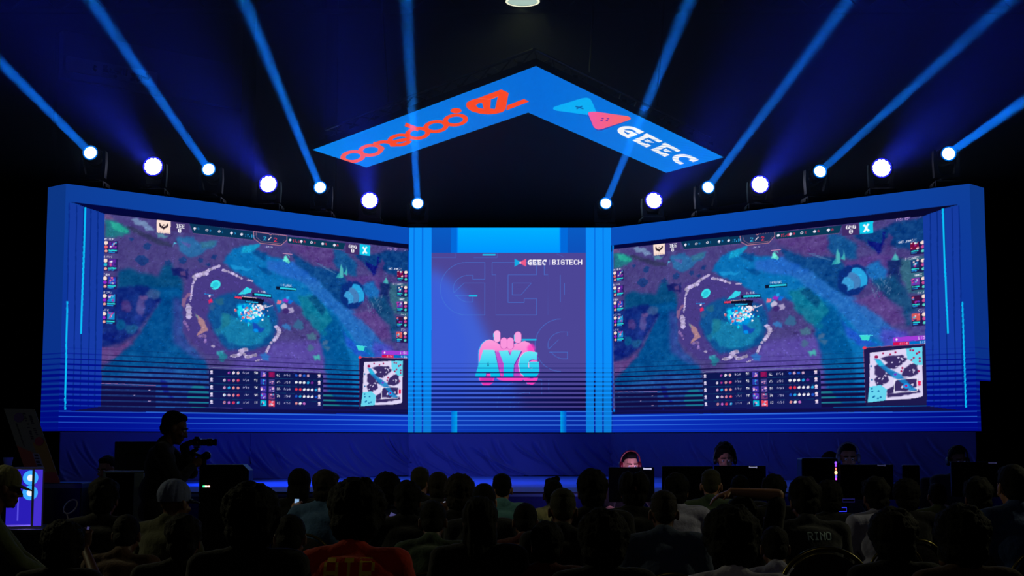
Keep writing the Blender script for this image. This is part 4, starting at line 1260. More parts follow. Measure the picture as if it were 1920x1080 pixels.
def make_heads():
    protos = []
    lens_b = emit('beam_lens_glow', (190, 228, 255), 9.0)
    lens_w = emit('wash_lens_glow', (214, 218, 255), 9.0)
    for kind in ('beam', 'wash'):
        t = thing('moving_head_light', 'x', 'stage light', (0, 0, 0))
        bm = bmesh.new()
        bx(bm, -.17, .17, -.15, .15, .02, .11, None, .015); bx(bm, -.19, .19, -.11, .11, .035, .085, None, .01)
        for sx in (-1, 1):
            for sy in (-1, 1):
                bx(bm, sx * .13 - .02, sx * .13 + .02, sy * .11 - .02, sy * .11 + .02, 0, .025)
        obj('base', bm, black_plastic, t)
        bm = bmesh.new()
        cyl(bm, (0, 0, .11), (0, 0, .135), .09, .085, 20)
        for s_ in (-1, 1):
            pr = [(s_ * .155, .135), (s_ * .165, .30), (s_ * .16, .42), (s_ * .145, .43), (s_ * .125, .42), (s_ * .12, .28), (s_ * .09, .17), (0, .165), (0, .13)]
            M = Matrix(((1, 0, 0, 0), (0, 0, -1, .05), (0, 1, 0, 0), (0, 0, 0, 1)))
            prism(bm, pr if s_ > 0 else list(reversed(pr)), M, .10)
        obj('yoke', bm, black_plastic, t)
        bm = bmesh.new()
        # head: pivots at its own origin, shines along local +z
        if kind == 'beam':
            prof = [(.05, -.20), (.085, -.19), (.10, -.12), (.10, .02), (.112, .04), (.112, .09), (.095, .10), (.088, .13), (.088, .165), (.078, .165), (.078, .15)]
        else:
            prof = [(.07, -.14), (.11, -.13), (.125, -.06), (.13, .03), (.14, .05), (.14, .10), (.125, .10), (.125, .085)]
        lathe(bm, prof, 28)
        for k in range(5):
            lathe(bm, [(.09, -.17 + k * .022), (.112, -.168 + k * .022), (.112, -.158 + k * .022), (.09, -.156 + k * .022)], 28)
        for s_ in (-1, 1):
            cyl(bm, (s_ * .09, 0, 0), (s_ * .155, 0, 0), .035, .035, 14)
        h = obj('lamp_head', bm, black_plastic, t, False)
        h.location = (0, 0, .37)
        bm = bmesh.new()
        b2 = bmesh.new()
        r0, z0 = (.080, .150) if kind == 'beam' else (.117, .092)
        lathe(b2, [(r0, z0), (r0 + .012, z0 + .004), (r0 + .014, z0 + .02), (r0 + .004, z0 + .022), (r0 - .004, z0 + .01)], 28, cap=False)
        obj('lens_halo', b2, emit('halo_glow_' + kind, (0, 120, 255) if kind == 'beam' else (40, 40, 255), .9), h, True)  # glowing ring added around the lens to imitate its halo
        if kind == 'beam':
            lathe(bm, [(.078, .15)] + [(.078 * math.cos(a_), .15 + .055 * math.sin(a_)) for a_ in [R(10 * k) for k in range(1, 9)]] + [(.002, .205)], 24, cap=False)
            obj('lens', bm, lens_b, h, True)
        else:
            cells = [(0, 0)] + [(.045 * math.cos(R(60 * k)), .045 * math.sin(R(60 * k))) for k in range(6)] + [(.088 * math.cos(R(30 * k + 15)), .088 * math.sin(R(30 * k + 15))) for k in range(12)]
            for x, y in cells:
                lathe(bm, [(.027, .088)] + [(.027 * math.cos(a_), .092 + .03 * math.sin(a_)) for a_ in [R(15 * k) for k in range(0, 6)]], 12, Matrix.Translation((x, y, 0)))
            obj('lens', bm, lens_w, h, True)
        protos.append(t)
    return protos
BEAM, WASH = make_heads()
used = set()
BEAMS = [  # x, y of the lens in the frame, kind, where its beam passes, how far it comes forward, label
    (169, 286, 'b', (0, 116), 3.2, 'outermost small round beam light above the cameraman'),
    (287, 312, 'w', (170, 170), 3.2, 'large bright wash light nearest the outer end on the cameraman side'),
    (391, 317, 'b', (170, 0), 5.2, 'second small beam light from the outer end on the cameraman side'),
    (503, 345, 'w', (385, 190), 3.6, 'large wash light between two beam lights on the cameraman side'),
    (600, 351, 'b', (457, 0), 6.0, 'small beam light just below the chevron screen tip with the orange letters'),
    (693, 376, 'w', (672, 250), 3.0, 'large wash light directly below the orange lettering'),
    (783, 381, 'b', (762, 0), 6.4, 'small beam light standing upright beam beside the centre column, orange-letter side'),
    (1136, 381, 'b', (1292, 0), 6.4, 'small beam light above the centre column, white-letter side'),
    (1226, 376, 'w', (1330, 262), 3.0, 'large wash light directly below the white lettering'),
    (1328, 351, 'b', (1592, 0), 6.0, 'small beam light below the chevron tip with the white letters'),
    (1425, 346, 'w', (1536, 210), 3.6, 'large wash light between two beam lights over the notched wing'),
    (1538, 321, 'b', (1880, 12), 5.2, 'second small beam light from the notched outer end'),
    (1653, 315, 'w', (1760, 225), 3.2, 'large bright wash light nearest the notched outer end'),
    (1779, 288, 'b', (1920, 190), 3.2, 'outermost small round beam light above the notched wing end'),
]
def heads():
    for (u, v, kind, (u2, v2), dy, lab) in BEAMS:
        P = PL if u < 960 else PR
        lens = on_plane(u, v, P[0] - P[2] * .26, P[2])
        end = at(u2, v2, lens.y - dy)
        dr = (end - lens).normalized()
        src = BEAM if kind == 'b' else WASH
        off = .17 if kind == 'b' else .10
        piv = lens - dr * off
        zb = Z_TOP + .02
        rz = math.atan2(dr.y, dr.x) + math.pi / 2
        sc = max(.6, (piv.z - zb) / .37)
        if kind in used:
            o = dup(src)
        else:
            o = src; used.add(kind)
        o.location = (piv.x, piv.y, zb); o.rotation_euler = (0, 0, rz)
        o['label'] = lab; o['group'] = 'moving head lights along the top of the LED wall'
        th = math.acos(dr.z)
        for c in o.children:
            if c.name.startswith('lamp_head'):
                c.rotation_euler = (th, 0, 0)
                c.location = (0, 0, piv.z - zb)
            elif c.name.startswith('yoke'):
                c.scale = (1, 1, (piv.z - zb) / .37)
        L = bpy.data.lights.new('beam_lamp' if kind == 'b' else 'wash_lamp', 'AREA')
        L.shape = 'DISK'
        lo = bpy.data.objects.new(L.name, L); COL.objects.link(lo)
        lo.location = lens + dr * .06
        lo.rotation_euler = dr.to_track_quat('-Z', 'Y').to_euler()
        if kind == 'b':
            L.size = .10; L.spread = R(1.15); L.energy = BEAM_W; L.color = (.004, .21, 1.0)
        else:
            L.size = .2; L.spread = R(17); L.energy = WASH_W; L.color = (.02, .045, 1.0)
BEAM_W, WASH_W = 6.4, 4.4
heads()

# ------------------------------------------------------------------ haze under the roof
def haze():
    bm = bmesh.new()
    bx(bm, -13.9, 13.9, 8.0, 29.9, Z_TOP + .04, 10.45)
    m = bpy.data.materials.new('stage_haze'); m.use_nodes = True
    nt = m.node_tree; nt.nodes.clear()
    out = nt.nodes.new('ShaderNodeOutputMaterial'); vs = nt.nodes.new('ShaderNodeVolumeScatter')
    vs.inputs['Color'].default_value = (.8, .85, 1, 1)
    vs.inputs['Density'].default_value = .02
    vs.inputs['Anisotropy'].default_value = .25
    nt.links.new(vs.outputs[0], out.inputs['Volume'])
    m.cycles.homogeneous_volume = True
    o = obj('haze', bm, m)
    tag(o, 'thin blue haze hanging under the hall roof', 'haze', kind='stuff')
haze()
S.cycles.volume_bounces = 0
# ------------------------------------------------------------------ partitions and signs of the hall behind the stage
def partitions():
    wm = mat('partition_board', (104, 104, 140), 0.8, 0, 0.1, 2, 0.12, 0.2)
    dm = mat('partition_dark', (40, 40, 58), 0.85, 0, 0.1, 2, 0.12, 0.2)
    def slabw(name, pts, th, m):
        """upright slab over a polygon given as frame points with distances"""
        bm = bmesh.new()
        P = [at(*p) for p in pts]
        v0 = [bm.verts.new(p) for p in P]; v1 = [bm.verts.new(p + Vector((0, th, 0))) for p in P]
        bm.faces.new(v0); bm.faces.new(list(reversed(v1)))
        n = len(P)
        for i in range(n):
            bm.faces.new((v0[i], v1[i], v1[(i + 1) % n], v0[(i + 1) % n]))
        bmesh.ops.recalc_face_normals(bm, faces=bm.faces)
        return obj(name, bm, m)
    a, b = at(112, 55, 24.0), at(455, 130, 26.4)
    bm = bmesh.new()
    def wall_quad(x0, y0, x1, y1, z0, z1a, z1b, th=.15):
        d = Vector((x1 - x0, y1 - y0, 0)).normalized(); n = Vector((-d.y, d.x, 0)) * th
        q = [Vector((x0, y0, z0)), Vector((x1, y1, z0)), Vector((x1, y1, z1b)), Vector((x0, y0, z1a))]
        v0 = [bm.verts.new(p) for p in q]; v1 = [bm.verts.new(p + n) for p in q]
        bm.faces.new(v0); bm.faces.new(list(reversed(v1)))
        for i in range(4):
            bm.faces.new((v0[i], v1[i], v1[(i + 1) % 4], v0[(i + 1) % 4]))
        bmesh.ops.recalc_face_normals(bm, faces=bm.faces)
    z1 = (a.z + b.z) / 2
    wall_quad(a.x, a.y, b.x, b.y, 0, z1, z1)
    struct(obj('wall_partition', bm, dm))
    # lighter fascia along its top
    bm = bmesh.new()
    dd = Vector((b.x - a.x, b.y - a.y, 0)).normalized(); nn = Vector((dd.y, -dd.x, 0))
    zf = at(120, 148, 24).z
    wall_quad(a.x + nn.x * .16, a.y + nn.y * .16, b.x + nn.x * .16, b.y + nn.y * .16, zf, z1 - .02, z1 - .02, .15)
    struct(obj('trim_1', bm, wm))
    # sign with Arabic lettering on the fascia
    P = (Vector((a.x, a.y, 0)) + nn * .2, dd, nn)
    s0, s1 = px_to_az(P, 124, 119), px_to_az(P, 295, 146)
    zt, zb = px_to_az(P, 124, 104)[1], px_to_az(P, 124, 132)[1]
    M = Matrix(((dd.x, -nn.x, 0, P[0].x), (dd.y, -nn.y, 0, P[0].y), (0, 0, 1, 0), (0, 0, 0, 1)))
    t = thing('exit_banner', 'pale wall banner with dark Arabic lettering high on the dark partition', 'sign', (0, 0, 0))
    bm = bmesh.new(); bx(bm, s0[0], s1[0], 0, .03, zb, zt, M)
    obj('banner_board', bm, mat('banner_white', (150, 150, 175), .7), t)
    ink = mat('banner_ink', (30, 10, 26), .7)
    h = (zt - zb)
    # strokes in units of the banner height, x measured leftwards from its right end, as the word is written
    ST = [((.45, .42), (.25, .40), (.38, .60), (.70, .58)), ((.70, .58), (.92, .50), (.98, .66), (.86, .80)), ((1.10, .52), (1.24, .46), (1.24, .60), (1.10, .60), (1.26, .74), (1.08, .84)),
          ((1.40, .46), (1.72, .44), (1.50, .60), (1.46, .80), (1.74, .84)), ((2.10, .18), (2.12, .66)), ((2.34, .18), (2.34, .64), (2.56, .64), (2.60, .50), (2.64, .64), (2.86, .64), (2.80, .48), (3.06, .48), (2.96, .64), (3.2, .64)),
          ((3.2, .64), (3.44, .62), (3.42, .46), (3.30, .40)), ((3.66, .42), (3.60, .62), (3.84, .64), (3.86, .48), (3.66, .42)), ((4.6, .36), (4.42, .40), (4.62, .54), (4.44, .68))]
    DT = [(.42, .26), (2.58, .30), (2.94, .80), (1.5, .70), (3.68, .26), (3.80, .26)]
    bm = bmesh.new()
    def bp(x, y):
        return M @ Vector((s1[0] - .10 - x * h * .94, -.012, zt - y * h))
    for s_ in ST:
        tube(bm, [bp(*p) for p in s_], .026, 6)
    for p in DT:
        cyl(bm, bp(p[0], p[1]) - nn * .006, bp(p[0], p[1]) + nn * .006, .03, .03, 8)
    obj('lettering', bm, ink, t)
    # column at the end of the partition and one to its right
    for u, Y in ((464, 26.2), (620, 28.8)):
        c = at(u, 300, Y)
        bm = bmesh.new(); bx(bm, c.x - .11, c.x + .11, Y - .11, Y + .11, 0, 10.5)
        struct(obj('column_%d' % (1 if u == 464 else 2), bm, dm))
    # low pale partition behind the notched wing
    bm = bmesh.new()
    p, q = at(1150, 420, 26.0), at(1520, 352, 23.0)
    wall_quad(p.x, 26.0, q.x, 23.0, 0, p.z, (p.z + q.z) / 2)
    struct(obj('wall_divider', bm, wm))
    # roof beams
    bm = bmesh.new()
    for k in range(9):
        y = 9 + k * 2.4
        for z in (9.9, 10.35):
            bx(bm, -13.9, 13.9, y - .04, y + .04, z - .04, z + .04)
        for j in range(28):
            x = -13.9 + j * 27.8 / 28
            tube(bm, [(x, y, 9.9), (x + .5, y, 10.35)], .02, 4); tube(bm, [(x + .5, y, 10.35), (x + .99, y, 9.9)], .02, 4)
    struct(obj('ceiling_beam', bm, mat('roof_steel', (70, 70, 84), .6, .4)))
partitions()

def pendant():
    c = at(980, 3, 18.0)
    t = thing('pendant_lamp', 'round white high bay lamp hanging under the dark roof', 'lamp', (c.x, c.y, c.z + .0))
    bm = bmesh.new()
    lathe(bm, [(.215, 0), (.21, .03), (.19, .10), (.13, .20), (.09, .24), (.08, .40), (.03, .42)], 32, cap=False)
    obj('reflector', bm, mat('lamp_shade_metal', (150, 152, 150), .4, .6), t, True)
    bm = bmesh.new(); lathe(bm, [(.205, .004), (.19, .0), (.19, -.006), (.215, -.004), (.215, .004)], 32, cap=False)
    obj('rim', bm, emit('lamp_rim_glow', (250, 255, 225), 1.1), t)
    bm = bmesh.new(); lathe(bm, [(.19, .004), (.12, .012), (.002, .016)], 32, cap=False)
    obj('diffuser', bm, emit('lamp_diffuser', (176, 205, 196), 1.0), t)
    bm = bmesh.new(); tube(bm, [(0, 0, .42), (0, 0, 10.5 - c.z)], .012, 6)
    obj('suspension_cord', bm, black_metal, t)
    L = bpy.data.lights.new('pendant_light', 'SPOT'); L.energy = PEND_W; L.color = (.85, 1.0, .45); L.shadow_soft_size = .2
    L.spot_size = R(150); L.spot_blend = .6
    lo = bpy.data.objects.new('pendant_light', L); COL.objects.link(lo); lo.location = (c.x, c.y, c.z - .05)
    lo.rotation_euler = (0, 0, 0)
PEND_W = 14.0
pendant()

def unseen_lights():
    """unseen blue spots on deck and skirts, plus fill added for seats and control desk"""
    for (x, y, z, tx, ty, tz, w, col, sz) in UNSEEN_L:
        L = bpy.data.lights.new('unseen_spot', 'SPOT'); L.energy = w; L.color = col; L.spot_size = R(sz); L.spot_blend = .8; L.shadow_soft_size = .15
        o = bpy.data.objects.new('unseen_spot', L); COL.objects.link(o); o.location = (x, y, z)
        o.rotation_euler = (Vector((tx, ty, tz)) - Vector((x, y, z))).to_track_quat('-Z', 'Y').to_euler()
UNSEEN_L = [(-5.2, 9.0, 4.3, -1.2, 21.0, Z_ST, 1500, (.14, .2, 1), 18), (-8.2, 15.6, 4.4, -1.4, 18.2, Z_ST - .3, 4600, (.02, .13, 1), 24), (8.2, 15.6, 4.4, .4, 17.6, Z_ST - .3, 2200, (.02, .13, 1), 18),
           (5.4, 9.0, 4.3, 2.6, 19.6, 1.2, 110, (.10, .15, 1), 17),
           (-6.5, 9.8, 4.4, -1.0, 8.6, 1.0, 150, (1, .97, .58), 70), (6.5, 9.8, 4.4, 1.0, 8.6, 1.0, 140, (1, .97, .58), 70),  # warm fill lamps added either side of the seats
           (-6.4, 8.6, 2.6, -4.6, 13.0, 1.1, 9, (.7, .95, 1), 34),  # cool fill lamp added for the white computer and prize board
           (0, -3.5, 7.5, 0, 7.5, 1.0, 45, (1, .9, .7), 60)]  # warm fill lamp added behind the camera for the shirt backs
unseen_lights()

# ------------------------------------------------------------------ desks and machines
desk_m = mat('folding_desk_top', (30, 30, 34), .6, 0, .1, 20)
cloth_m = mat('desk_cloth', (14, 14, 20), .9, 0, .3, 40)
case_blk = mat('case_black', (10, 10, 12), .35, .2, .05, 50)
case_wht = mat('case_white', (150, 172, 180), .45, 0, .05, 50)
def desk(label, cx, cy, w, d, h=.75, grp=None):
    t = thing('folding_desk', label, 'desk', (cx, cy, 0), 0, grp)
    bm = bmesh.new(); bx(bm, -w / 2, w / 2, -d / 2, d / 2, h - .03, h, None, .006)
    obj('desk_top', bm, desk_m, t)
    bm = bmesh.new()
    bx(bm, -w / 2 + .01, w / 2 - .01, -d / 2 + .005, -d / 2 + .012, .04, h - .03)
    obj('modesty_cloth', bm, cloth_m, t)
    for sx in (-1, 1):
        for sy in (-1, 1):
            bm = bmesh.new(); cyl(bm, (sx * (w / 2 - .08), sy * (d / 2 - .08), 0), (sx * (w / 2 - .08), sy * (d / 2 - .08), h - .03), .016, .016, 10)
            obj('leg', bm, black_metal, t)
    return t
YD = 14.05
def monitor(u0, u1, vtop, label, Y=YD - .02, h=.33, lab=None, rz=0, zdesk=.75, grp='monitors on the players desks', mt=None):
    a, b = at(u0, vtop, Y), at(u1, vtop, Y)
    w = (b.x - a.x) / math.cos(rz); cx = (a.x + b.x) / 2; zt = a.z
    t = thing('monitor', label, 'monitor', (cx, Y, zdesk), rz, grp)
    H = zt - zdesk
    bm = bmesh.new(); bx(bm, -w / 2, w / 2, 0, .035, H - h, H, None, .006); bx(bm, -w * .28, w * .28, -.03, .001, H - h * .8, H - h * .25, None, .012)
    obj('rear_shell', bm, mt or case_blk, t)
    bm = bmesh.new(); bx(bm, -w / 2 + .008, w / 2 - .008, .0352, .037, H - h + .012, H - .008)
    obj('screen', bm, emit('player_screen_glow', (90, 110, 190), 1.2), t)
    bm = bmesh.new(); bx(bm, -.03, .03, -.05, -.02, .01, H - h * .4, None, .004)
    obj('stand', bm, black_metal, t)
    bm = bmesh.new(); bx(bm, -.12, .12, -.11, .08, 0, .012, None, .004)
    obj('foot', bm, black_metal, t)
    if lab:
        x0 = (lab[0] - (u0 + u1) / 2) / FPX * Y; s_ = lab[2]
        z0 = H - (lab[1] - vtop) / FPX * Y
        bm = bmesh.new()
        W_ = .078
        bx(bm, x0, x0 + W_, -.003, 0, z0 - s_ * .85, z0 - s_ * .15)
        bx(bm, x0, x0 + W_ * .12, -.0035, 0, z0 - s_ * .85, z0 + s_ * .12); bx(bm, x0 + W_ * .84, x0 + W_, -.0035, 0, z0 - s_, z0)
        obj('badge', bm, emit('monitor_badge_%d' % lab[3], (lab[3], lab[3], min(255, lab[3] + 30)), 1.0), t)
    return t
def tower(label, u0, u1, vtop, Y, zb, dep, body, extras=None, rz=0, grp=None):
    a, b = at(u0, vtop, Y), at(u1, vtop, Y)
    w = b.x - a.x; H = a.z - zb
    t = thing('computer_tower', label, 'computer', ((a.x + b.x) / 2, Y, zb), rz, grp)
    return t, w, H
def machines():
    xs = at(1132, 900, YD).x, at(1466, 900, YD).x, at(1484, 900, YD).x, at(1726, 900, YD).x, at(1738, 900, YD).x, at(1912, 900, YD).x
    desk('long dark desk of the pink-lit player, nearest the centre of the stage', (xs[0] + xs[1]) / 2, YD + .12, xs[1] - xs[0], .62, grp='player desks')
    desk('dark desk holding the tower with coloured lights', (xs[2] + xs[3]) / 2, YD + .12, xs[3] - xs[2], .62, grp='player desks')
    desk('dark desk at the unlit outer end of the players row', (xs[4] + xs[5]) / 2, YD + .12, xs[5] - xs[4], .62, grp='player desks')
    lit = mat('monitor_lit_shell', (70, 76, 110), .5, .1)  # light falling on this shell is put into its lighter colour
    monitor(1141, 1227, 876, 'blue-grey monitor back hiding the lower face of the pink-lit player', lab=(1206, 877.4, .017, 190), mt=lit)
    monitor(1241, 1337, 874, 'dark monitor back directly beside the blue-grey one')
    monitor(1339, 1436, 873, 'dark monitor back hiding the chin of the player in black headset', lab=(1404, 874.6, .016, 120))
    monitor(1575, 1675, 871, 'dark monitor back in front of the player with white headset', lab=(1645, 871.4, .014, 46))
    monitor(1692, 1724, 872, 'narrow dark monitor edge beyond the white headset player', h=.3)
    monitor(1783, 1880, 866, 'barely visible monitor back before the outermost player', lab=(1853, 866.8, .014, 40))
    # tower with coloured lights
    Y = YD
    t, w, H = tower('black computer tower with a column of purple and orange lights', 1503, 1571, 860, Y, .75, .4, case_blk)
    bm = bmesh.new(); bx(bm, -w / 2, w / 2, 0, .24, 0, H, None, .008)
    obj('case', bm, case_blk, t)
    bm = bmesh.new(); bx(bm, -w / 2 + .02, w / 2 - .045, -.004, 0, .03, H - .03)
    obj('side_glass', bm, mat('tinted_glass', (14, 18, 44), .08, 0, 0, 1, 0, .8), t)
    for k, (vv, c, r_) in enumerate(((868, (120, 70, 255), .011), (873, (130, 60, 220), .009), (879, (230, 110, 90), .008), (886, (255, 190, 140), .014), (893, (90, 80, 255), .011), (898, (170, 70, 200), .009))):
        z = at(1566, vv, Y).z - .75
        bm = bmesh.new(); lathe(bm, [(r_ * .8, -.5), (r_, 0), (r_ * .7, .5)], 10, Matrix.Translation((w / 2 - .022, -.004, z)) @ Matrix.Diagonal((1, .4, r_ * 2.4, 1)))
        obj('status_light', bm, emit('tower_light_%d' % k, c, 2.2), t)
    bm = bmesh.new(); bx(bm, -w / 2 + .01, w / 2 - .02, .0, .2, H, H + .006)
    obj('top_vent', bm, mat('brushed_top', (120, 130, 210), .25, .6), t)
    # little lit boxes below it
    for u0, u1, v0, v1, lab in ((1559, 1592, 951, 961, 'low black box outlined by blue light below the tower desk edge'), (1582, 1607, 935, 943, 'small black rack panel with faint blue pattern behind the curly head')):
        a, b = at(u0, v0, 13.55), at(u1, v1, 13.55)
        t2 = thing('lit_media_box', lab, 'electronics', ((a.x + b.x) / 2, 13.62, b.z), 0)
        w2, h2 = b.x - a.x, a.z - b.z
        bm = bmesh.new(); bx(bm, -w2 / 2, w2 / 2, 0, .06, 0, h2, None, .003); bx(bm, -.01, .01, .03, .06, -b.z, 0)
        obj('case', bm, case_blk, t2)
        bm = bmesh.new()
        tube(bm, [(-w2 / 2 + .006, -.003, .006), (w2 / 2 - .006, -.003, .006), (w2 / 2 - .006, -.003, h2 - .006), (-w2 / 2 + .006, -.003, h2 - .006)], .0035, 6, closed=True)
        obj('light_strip', bm, emit('strip_blue_%d' % u0, (50, 60, 250) if u0 < 1570 else (28, 26, 90), 1.0), t2)
    # ---- cameraman side
    YL = 12.6
    xa, xb = at(-30, 900, YL).x, at(480, 900, YL).x
    desk('dark control desk holding the white computer and the glowing one', (xa + xb) / 2, YL + .1, xb - xa, .75, .76)
    # white cased computer
    a, b = at(200, 883, YL), at(276, 883, YL)
    t = thing('computer_tower', 'white framed computer tower with dark glass side, before the cameraman', 'computer', ((a.x + b.x) / 2, YL - .1, .76), 0)
    w, H = b.x - a.x, a.z - .76
    bm = bmesh.new(); bx(bm, -w / 2, w / 2, 0, .22, H - .015, H, None, .004); bx(bm, -w / 2, -w / 2 + .02, .0, .22, 0, H - .015); bx(bm, -w / 2, w / 2, 0, .22, 0, .10, None, .004)
    bx(bm, -w / 2 + .02, w / 2, .2, .22, .1, H - .015)
    obj('case', bm, case_wht, t)
    bm = bmesh.new(); bx(bm, w / 2 - .085, w / 2, -.012, .23, .0, H - .016, None, .008)
    obj('front_panel', bm, case_wht, t)
    bm = bmesh.new(); bx(bm, -w / 2 + .012, w / 2 - .086, .004, .009, .1, H - .016)
    obj('side_glass', bm, mat('black_glass', (6, 6, 9), .08), t)
    # glowing computer
    a, b = at(31, 876, YL), at(92, 876, YL)
    t = thing('computer_tower', 'white computer tower glowing purple with two ring fans', 'computer', ((a.x + b.x) / 2, YL - .14, .76), R(19))
    w, H = b.x - a.x, a.z - .76
    shell = mat('case_lilac_white', (190, 180, 225), .4)
    bm = bmesh.new(); bx(bm, -w / 2 - .02, w / 2, 0, .26, H - .018, H, None, .005); bx(bm, w / 2 - .012, w / 2, 0, .26, .0, H - .018); bx(bm, -w / 2 - .02, w / 2, 0, .26, 0, .02); bx(bm, w / 2 - .098, w / 2 - .078, -.004, .02, .02, H - .018)
    obj('case', bm, shell, t)
    bm = bmesh.new(); bx(bm, -w / 2 - .02, w / 2 - .012, .24, .255, .02, H - .02)
    obj('lit_back_plate', bm, emit('case_purple_glow', (44, 30, 190), .9), t)
    bm = bmesh.new(); bx(bm, w / 2 - .077, w / 2 - .013, .03, .24, .02, H - .02)
    obj('lit_front_panel', bm, emit('case_front_glow', (70, 48, 214), .9), t)
    for k, vv in enumerate((896, 924)):
        c = at(66, vv, YL - .1); z = c.z - .76; x = w / 2 - .098 - .042
        M = Matrix.Translation((x + .03, .02, z)) @ Matrix.Rotation(R(90), 4, 'X')
        bm = bmesh.new(); lathe(bm, [(.026, -.01), (.058, -.01), (.062, 0), (.058, .012), (.026, .01)], 28, M)
        f = obj('fan', bm, emit('fan_ring_cyan', (60, 170, 255), 1.0), t)
        bm = bmesh.new(); lathe(bm, [(.014, -.014), (.028, -.014), (.028, .014), (.014, .014)], 24, M)
        obj('fan_hub_light', bm, emit('fan_hub_white', (235, 245, 255), 1.0), f)
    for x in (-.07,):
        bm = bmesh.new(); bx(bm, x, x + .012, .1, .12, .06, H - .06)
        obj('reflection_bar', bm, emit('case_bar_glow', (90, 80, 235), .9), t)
    L = bpy.data.lights.new('case_glow', 'POINT'); L.energy = 3.0; L.color = (.45, .32, 1); L.shadow_soft_size = .03
    lo = bpy.data.objects.new('case_glow', L); COL.objects.link(lo); lo.location = t.location + Vector((-.03, .06, H * .55))
    # tall display behind the cameraman
    Y2 = 13.35
    a, b = at(215, 828, Y2), at(322, 828, Y2)
    t = thing('monitor', 'large black display between the white computer and the cameraman', 'monitor', ((a.x + b.x) / 2, Y2, 0), 0)
    w = b.x - a.x
    bm = bmesh.new(); bx(bm, -w / 2, w / 2, 0, .04, a.z - .4, a.z, None, .006); bx(bm, -w * .3, w * .3, -.03, .0, a.z - .33, a.z - .1, None, .01)
    obj('rear_shell', bm, case_blk, t)
    bm = bmesh.new(); bx(bm, -w / 2 + .01, w / 2 - .01, .0402, .042, a.z - .39, a.z - .01)
    obj('screen', bm, emit('display_dim_glow', (20, 22, 40), 1.0), t)
    bm = bmesh.new(); cyl(bm, (0, .0, .03), (0, .0, a.z - .2), .022, .022, 12); bx(bm, -.25, .25, -.2, .2, 0, .03, None, .01)
    obj('floor_stand', bm, black_metal, t)
    # black tower / console beside the cameraman
    Y3 = 12.3
    a, b = at(374, 871, Y3), at(467, 871, Y3)
    t = thing('flight_case', 'black equipment case with a tiny coloured light, right beside the cameraman', 'case', ((a.x + b.x) / 2, Y3, 0), 0)
    w, H = b.x - a.x, a.z
    bm = bmesh.new()
    prism(bm, [(-w / 2, 0), (w / 2, 0), (w / 2, H - .05), (w / 2 - .05, H), (-w / 2, H)], Matrix(((1, 0, 0, 0), (0, 0, 1, 0), (0, 1, 0, 0), (0, 0, 0, 1))), .2)
    obj('case', bm, case_blk, t)
    for k, (u, c) in enumerate(((382, (60, 255, 150)), (386, (250, 220, 200)), (391, (255, 200, 180)))):
        q = at(u, 912, Y3 - .01)
        bm = bmesh.new(); bx(bm, q.x - t.location.x - .009, q.x - t.location.x + .009, -.008, 0, q.z - .006, q.z + .006)
        obj('status_light', bm, emit('case_light_%d' % k, c, 2.0), t)
    for k in range(3):
        q = at(371 + k, 878 + 5 * k, Y3)
        bm = bmesh.new(); bx(bm, q.x - t.location.x, q.x - t.location.x + .045, -.006, 0, q.z - .003, q.z + .003)
        obj('vent_slot', bm, mat('slot_metal', (120, 110, 90), .3, .8), t)
    # giant cheque board and the case it stands on
    Y4 = 13.9
    q = [at(7, 766, Y4), at(64, 767, Y4), at(112, 904, Y4), at(55, 904, Y4)]
    zb = q[2].z
    t = thing('flight_case', 'black flight case under the leaning prize board', 'case', (q[2].x - .1, Y4 + .1, 0), 0)
    bm = bmesh.new(); bx(bm, -.45, .35, -.25, .25, 0, zb - .004, None, .01)
    obj('case', bm, case_blk, t)
    for z in (.03, zb - .03):
        bm = bmesh.new(); bx(bm, -.455, .355, -.255, .255, z - .02, z + .02)
        obj('edge_rail', bm, steel, t)
    t = thing('prize_board', 'giant prize cheque board with pale, orange and yellow print, leaning on its short end', 'board', (0, 0, 0))
    m = bpy.data.materials.new('prize_board_print'); m.use_nodes = True
    nt = m.node_tree; b_ = nt.nodes['Principled BSDF']
    at_n = nt.nodes.new('ShaderNodeAttribute'); at_n.attribute_name = 'print'
    nt.links.new(at_n.outputs['Color'], b_.inputs['Base Color']); b_.inputs['Roughness'].default_value = .5
    ex, ey = (q[1] - q[0]), (q[3] - q[0])
    def bq(s_, t_, y=0):
        return q[0] + ex * s_ + ey * t_ + Vector((0, y, 0))
    na, nb = 24, 60
    bm = bmesh.new(); lay = bm.verts.layers.float_color.new('print')
    g_ = [[bm.verts.new(bq(i / na, j / nb)) for i in range(na + 1)] for j in range(nb + 1)]
    k_ = [[bm.verts.new(bq(i / na, j / nb, .02)) for i in range(na + 1)] for j in (0, nb)]
    for j in range(nb + 1):
        for i in range(na + 1):
            s_, t_ = i / na, j / nb
            c = (150, 140, 118)
            if t_ > .5 + .2 * s_: c = (205, 84, 60)
            if t_ > .42 + .1 * (1 - s_) and s_ > .55: c = (190, 140, 40)
            if t_ > .86 and s_ > .55: c = (200, 60, 56)
            if .60 < t_ < .86 and .42 < s_ < .66: c = (176, 172, 196)
            g_[j][i][lay] = (*lin(c), 1)
    for A, B in zip(g_, g_[1:]):
        for i in range(na):
            bm.faces.new((A[i], B[i], B[i + 1], A[i + 1]))
    bm.faces.new([k_[0][0], k_[0][-1], k_[1][-1], k_[1][0]])
    obj('board_panel', bm, m, t)
    ink = mat('board_ink', (44, 24, 64), .6)
    bm = bmesh.new()
